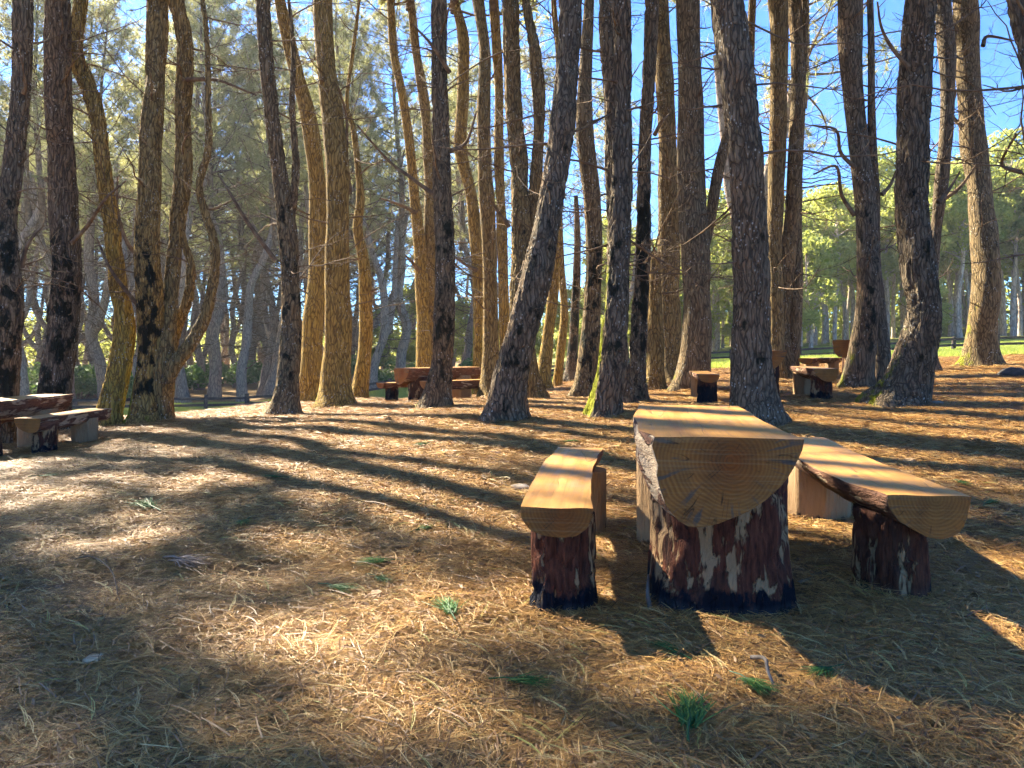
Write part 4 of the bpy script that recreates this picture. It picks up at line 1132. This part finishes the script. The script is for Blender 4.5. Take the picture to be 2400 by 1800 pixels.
scatter_object('needle_litter', LZ[~nr], rzn[~nr], scl[~nr], LP, 'carpet of fallen brown pine needles running back under the pines', 'needle litter')

def grass_patch(seed, n=60, rad=.35, h=(.04, .12)):
    rng = np.random.default_rng(seed); V = []; tn = []
    for _ in range(n):
        r = rad * math.sqrt(rng.random()); a = rng.uniform(0, 6.28); c = np.array([r * math.cos(a), r * math.sin(a), 0]); az = rng.uniform(0, 6.28)
        hh = rng.uniform(*h); wv = np.array([math.cos(az), math.sin(az), 0]) * .009; lean = rng.normal(0, .35, 2) * hh
        V += [c - wv, c + wv, c + np.array([lean[0], lean[1], hh])]; tn += [np.clip(rng.normal(.5, .25), 0, 1)] * 3
    me = mesh_np('grass_patch', np.array(V), np.arange(n * 3).reshape(-1, 3), [M['grass']], False); set_attr(me, 'tone', np.array(tn)); return me
GPATCH = [grass_patch(2500 + k) for k in range(3)]
gx, gy = [], []
x, y = fan_points(19, 62, 9, rng, 2)
m = grass_mask(x, y) + (fbm(np.stack([x * .4, y * .4, 0 * x], -1), 8, 3) - .5) * .8
k = m > .5
x, y = x[k], y[k]
scatter_object('meadow_grass', np.stack([x, y, gh(x, y)], -1), rng.uniform(0, 6.28, len(x)), rng.uniform(.8, 1.5, len(x)), GPATCH, 'sunny green meadow grass around the fence', 'grass')

# ------------------------------------------------------------------ small things on the floor
def sprig_mesh(seed, n, L, mat, stem=True):
    rng = np.random.default_rng(seed); acc = Acc()
    for _ in range(n):
        az = rng.normal(0, .28); p = (rng.uniform(-.02, .05), rng.normal(0, .012), rng.uniform(.004, .02))
        V, Q = needle_strip(p, az, L * rng.uniform(.6, 1.1), rng.normal(0, .5), rng.uniform(0, .022), .0032, rng)
        acc.add(V, Q, None, np.clip(rng.normal(.5, .25), 0, 1))
    if stem:
        v, q = tube_arrays(np.array([(-.09, 0, .01), (-.03, .005, .02), (.04, 0, .02)]), np.array([.004, .004, .003]), 5); acc.add(v, q, None, 0.0)
    return acc.mesh('sprig_mesh', [M[mat]], False, 'tone')
SP = [sprig_mesh(2600 + k, 60 + 14 * k, .12 + .01 * k, 'sprig') for k in range(4)]
SPP = sprig_mesh(2700, 70, .13, 'sprig_pale')
SPR = [
 (95, 1127, 1, 1.2, 'small green needle sprig near the left table, in shade'), (355, 1204, 2, 1.6, 'long flat green needle sprig left of centre'),
 (578, 1234, 0, 1.1, 'small dark green sprig right of the long flat one'), (980, 1258, 0, .9, 'little bright green sprig in the sunny patch left of the near bench'),
 (912, 1332, 3, .95, 'dark green tuft on the shade line left of the near bench'), (775, 1392, 2, .9, 'dark green tuft in the shade at mid left'),
 (1058, 1455, 3, 1.0, 'green needle bundle beside a white flake left of the near bench'), (1000, 1050, 1, 1.2, 'faint green sprig in the shade below the far table'),
 (1325, 1046, 1, .95, 'tiny green tuft behind the near left bench'), (1428, 1074, 0, .8, 'tiny sunlit tuft between left bench and near table'),
 (1745, 1620, 2, .8, 'vivid green sprig beside a bent twig in the foreground'), (1618, 1728, 3, 1.15, 'large green needle brush in the foreground'),
 (1945, 1592, 0, .8, 'bright green sprig at the edge of the sun patch'), (1200, 1622, 1, .9, 'short green sprig in the lit foreground centre'),
 (1585, 1556, 1, .8, 'dark green sprig in front of the near table stump'), (2250, 1142, 0, 1.0, 'small green sprig behind the near right bench'),
 (2315, 1195, 1, 1.0, 'shaded green sprig at the right edge behind the right bench'), (655, 1130, 0, .9, 'greyish green sprig in the mid-left shade'), (880, 1370, 0, .8, 'small bluish sprig below the shade-line tuft')]
for k, (px, py, v, s, lab) in enumerate(SPR):
    p = cast(px, py)
    o = link('needle_sprig', SP[v], label=lab, cat='sprig', group='green needle sprigs', loc=(p[0], p[1], p[2] + .028), rz=(k * 2.4) % 6.28); o.scale = (s, s, s * .8)
p = cast(415, 1328); o = link('needle_sprig', SPP, label='bleached pinkish needle tuft in the sun patch at left', cat='sprig', loc=(p[0], p[1], p[2] + .01), rz=-.6); o.scale = (1.4, 1.4, 1.6)

def rock_mesh(name, seed, dims, mat, n=14):
    th = np.linspace(0, 2 * np.pi, n * 2, endpoint=False); ph = np.linspace(0, np.pi, n)
    TH, PH = np.meshgrid(th, ph)
    d = np.stack([np.cos(TH) * np.sin(PH), np.sin(TH) * np.sin(PH), np.cos(PH)], -1)
    r = 1 + (fbm(d * 1.7 + seed, seed, 3) - .5) * .7
    V = (d * r[..., None] * np.array(dims)).reshape(-1, 3)
    nu = n * 2; i = np.arange(n - 1)[:, None] * nu + np.arange(nu)[None]; j = np.arange(n - 1)[:, None] * nu + (np.arange(nu) + 1)[None] % nu
    return mesh_np(name, V, np.stack([i, i + nu, j + nu, j], -1).reshape(-1, 4), [M[mat]])
for px, py, dims, mat, nm, cat, lab in [
    (2195, 952, (.10, .07, .05), 'stone', 'pale_stone', 'stone', 'pale rounded stone right of the crooked-footed pine'),
    (2375, 884, (.32, .22, .13), 'rock', 'dark_rock', 'rock', 'low dark mossy rock at the right edge of the grove'),
    (2275, 1032, (.13, .05, .025), 'barkchip', 'bark_piece', 'bark', 'long dark bark piece behind the near right bench'),
    (2347, 1042, (.07, .05, .03), 'rock', 'dark_rock', 'rock', 'small dark lump at the far right of the floor'),
    (1162, 1066, (.10, .05, .025), 'barkchip', 'bark_piece', 'bark', 'dark bark piece behind the near left bench'),
    (1222, 1152, (.10, .05, .035), 'stone', 'pale_stone', 'stone', 'tan stone touching the left side of the near left bench'),
    (595, 1418, (.08, .02, .012), 'barkchip', 'bark_piece', 'bark', 'thin dark bark strip in the shade at mid left'),
    (585, 1284, (.07, .025, .012), 'barkchip', 'bark_piece', 'bark', 'slanted bark strip beside the sunny patch'),
    (1120, 1615, (.035, .018, .012), 'barkchip', 'bark_piece', 'bark', 'small brown bark scrap in the lit foreground'),
    (1930, 1672, (.03, .02, .012), 'rock', 'dark_rock', 'rock', 'tiny black lump in the foreground at right'),
    (60, 1420, (.025, .02, .018), 'cone', 'pine_cone', 'pine cone', 'small dark cone at the left edge of the floor'),
    (1050, 1437, (.02, .008, .02), 'stone', 'white_flake', 'flake', 'upright white flake beside the green needle bundle'),
    (2010, 1425, (.05, .03, .012), 'stone', 'white_flake', 'flake', 'flat pale bark flake between near table and right bench')]:
    p = cast(px, py)
    link(nm, rock_mesh(nm, int(px) % 97, dims, mat), label=lab, cat=cat, loc=(p[0], p[1], p[2] + dims[2] * .35), rz=(px * .37) % 3.1)

def chip_mesh(w_, l_, t_, seed):
    rng = np.random.default_rng(seed); o = np.array([(-1, -1), (.9, -1.05), (1.1, .8), (.2, 1.1), (-.9, .9)]) * [w_ / 2, l_ / 2]
    n = len(o); V = np.concatenate([np.c_[o, np.zeros(n)], np.c_[o * .94, np.full(n, t_)]])
    k = np.arange(n); Q = np.stack([k, (k + 1) % n, n + (k + 1) % n, n + k], 1)
    T = np.array([[n, n + i, n + i + 1] for i in range(1, n - 1)])
    return mesh_np('chip', V, [Q, T], [M['chip']], False)
for px, py, w_, l_, lab in [(222, 1556, .055, .10, 'tan wood chip lying in the foreground at left'), (2130, 1084, .09, .13, 'pale square wood chip behind the near right bench'), (880, 1405, .05, .08, 'dull wood chip right of the mid-left tuft')]:
    p = cast(px, py); o = link('wood_chip', chip_mesh(w_, l_, .012, int(px)), label=lab, cat='wood chip', loc=(p[0], p[1], p[2] + .015), rz=px * .1); o.rotation_euler[0] = .12

def stick(name, lab, pts, r, mat, lift=None, twigs=0, seed=0):
    rng = np.random.default_rng(seed)
    P0 = [np.array(cast(*q)) for q in pts]; o0 = P0[0].copy()
    for k, q in enumerate(P0): q[2] += .012 + (lift[k] if lift else 0)
    C = catmull(np.array(P0) - o0, 16); a = Acc(); a.tube(C, np.linspace(r, r * .5, 16), 7)
    for _ in range(twigs):
        k = int(rng.integers(4, 14)); d = C[k] - C[k - 1]; grow_twig(a, C[k], d / np.linalg.norm(d) + rng.normal(0, .6, 3) * [1, 1, .15], rng.uniform(.08, .25), r * .45, rng, 1, .05)
    link(name, a.mesh(name, [M[mat]]), label=lab, cat='stick', loc=o0)
stick('curved_stick', 'pale curved stick lying in front of the right bench', [(2128, 1538), (2085, 1545), (2062, 1575), (2066, 1605), (2090, 1632)], .008, 'stick_grey')
stick('fallen_twig', 'dark twig lying flat at the left edge in shade', [(-10, 1446), (80, 1440), (170, 1443), (240, 1450)], .009, 'twig', None, 3, 1)
stick('fallen_twig', 'thin arched twig standing up at left in the shade', [(165, 1318), (215, 1335), (262, 1375), (285, 1425), (330, 1428)], .005, 'twig', [.0, .05, .06, .0, .0], 3, 2)
stick('fallen_twig', 'twig on the shade line left of the near bench', [(905, 1352), (950, 1350), (1000, 1330), (1040, 1305)], .006, 'twig', None, 2, 3)
stick('bent_twig', 'bent pale twig beside the vivid green sprig', [(1762, 1565), (1792, 1590), (1800, 1612), (1818, 1628)], .008, 'stick_grey', [.02, .05, .04, 0], 0, 4)
stick('fallen_twig', 'forked twig right of the near table foot', [(1870, 1376), (1900, 1362), (1935, 1345), (1965, 1340)], .009, 'twig', None, 2, 5)
stick('fallen_twig', 'short upright root stub left of the near table stump', [(1525, 1440), (1518, 1428), (1520, 1410)], .012, 'stick_grey', [0, .05, .10], 0, 6)
stick('fallen_twig', 'long thin twig in the lit foreground centre', [(1440, 1640), (1500, 1668), (1560, 1690)], .004, 'twig', None, 2, 7)
stick('fallen_twig', 'dark knobbly twig in the lit foreground left of the green brush', [(1268, 1682), (1310, 1680), (1355, 1688)], .007, 'twig', None, 1, 8)
stick('fallen_twig', 'thin twig running out in front of the near table', [(1515, 1445), (1570, 1480), (1650, 1500), (1700, 1498)], .006, 'twig', None, 2, 9)
stick('fallen_twig', 'fine branched twig at mid left beyond the sun patch', [(170, 1090), (215, 1115), (250, 1112), (290, 1095)], .006, 'twig', [0, .03, .04, .02], 4, 10)
stick('fallen_twig', 'fine curved twig in the sun left of the far-bench shade', [(900, 1085), (940, 1080), (980, 1088), (1020, 1080)], .006, 'twig', [0, .03, .03, 0], 4, 11)
print('done')

# ------------------------------------------------------------------ thin morning air
def haze():
    t = NT('haze_air'); t.t.nodes.remove(t.b)
    v = t.n('VolumePrincipled', i_Density=HAZE); v.inputs['Color'].default_value = (.86, .93, 1.0, 1); v.inputs['Anisotropy'].default_value = .35
    t.t.links.new(v.outputs[0], t.out.inputs['Volume'])
    V = np.array([(x * 170, 60 + y * 130, z) for z in (-8, 34) for y in (-1, 1) for x in (-1, 1)], float)
    Q = [(0, 2, 3, 1), (4, 5, 7, 6), (0, 1, 5, 4), (1, 3, 7, 5), (3, 2, 6, 7), (2, 0, 4, 6)]
    link('haze', mesh_np('haze', V, np.array(Q), [t.m], False), label='thin pale morning haze filling the wood', cat='haze', kind='stuff')
HAZE = 0.0005
haze()
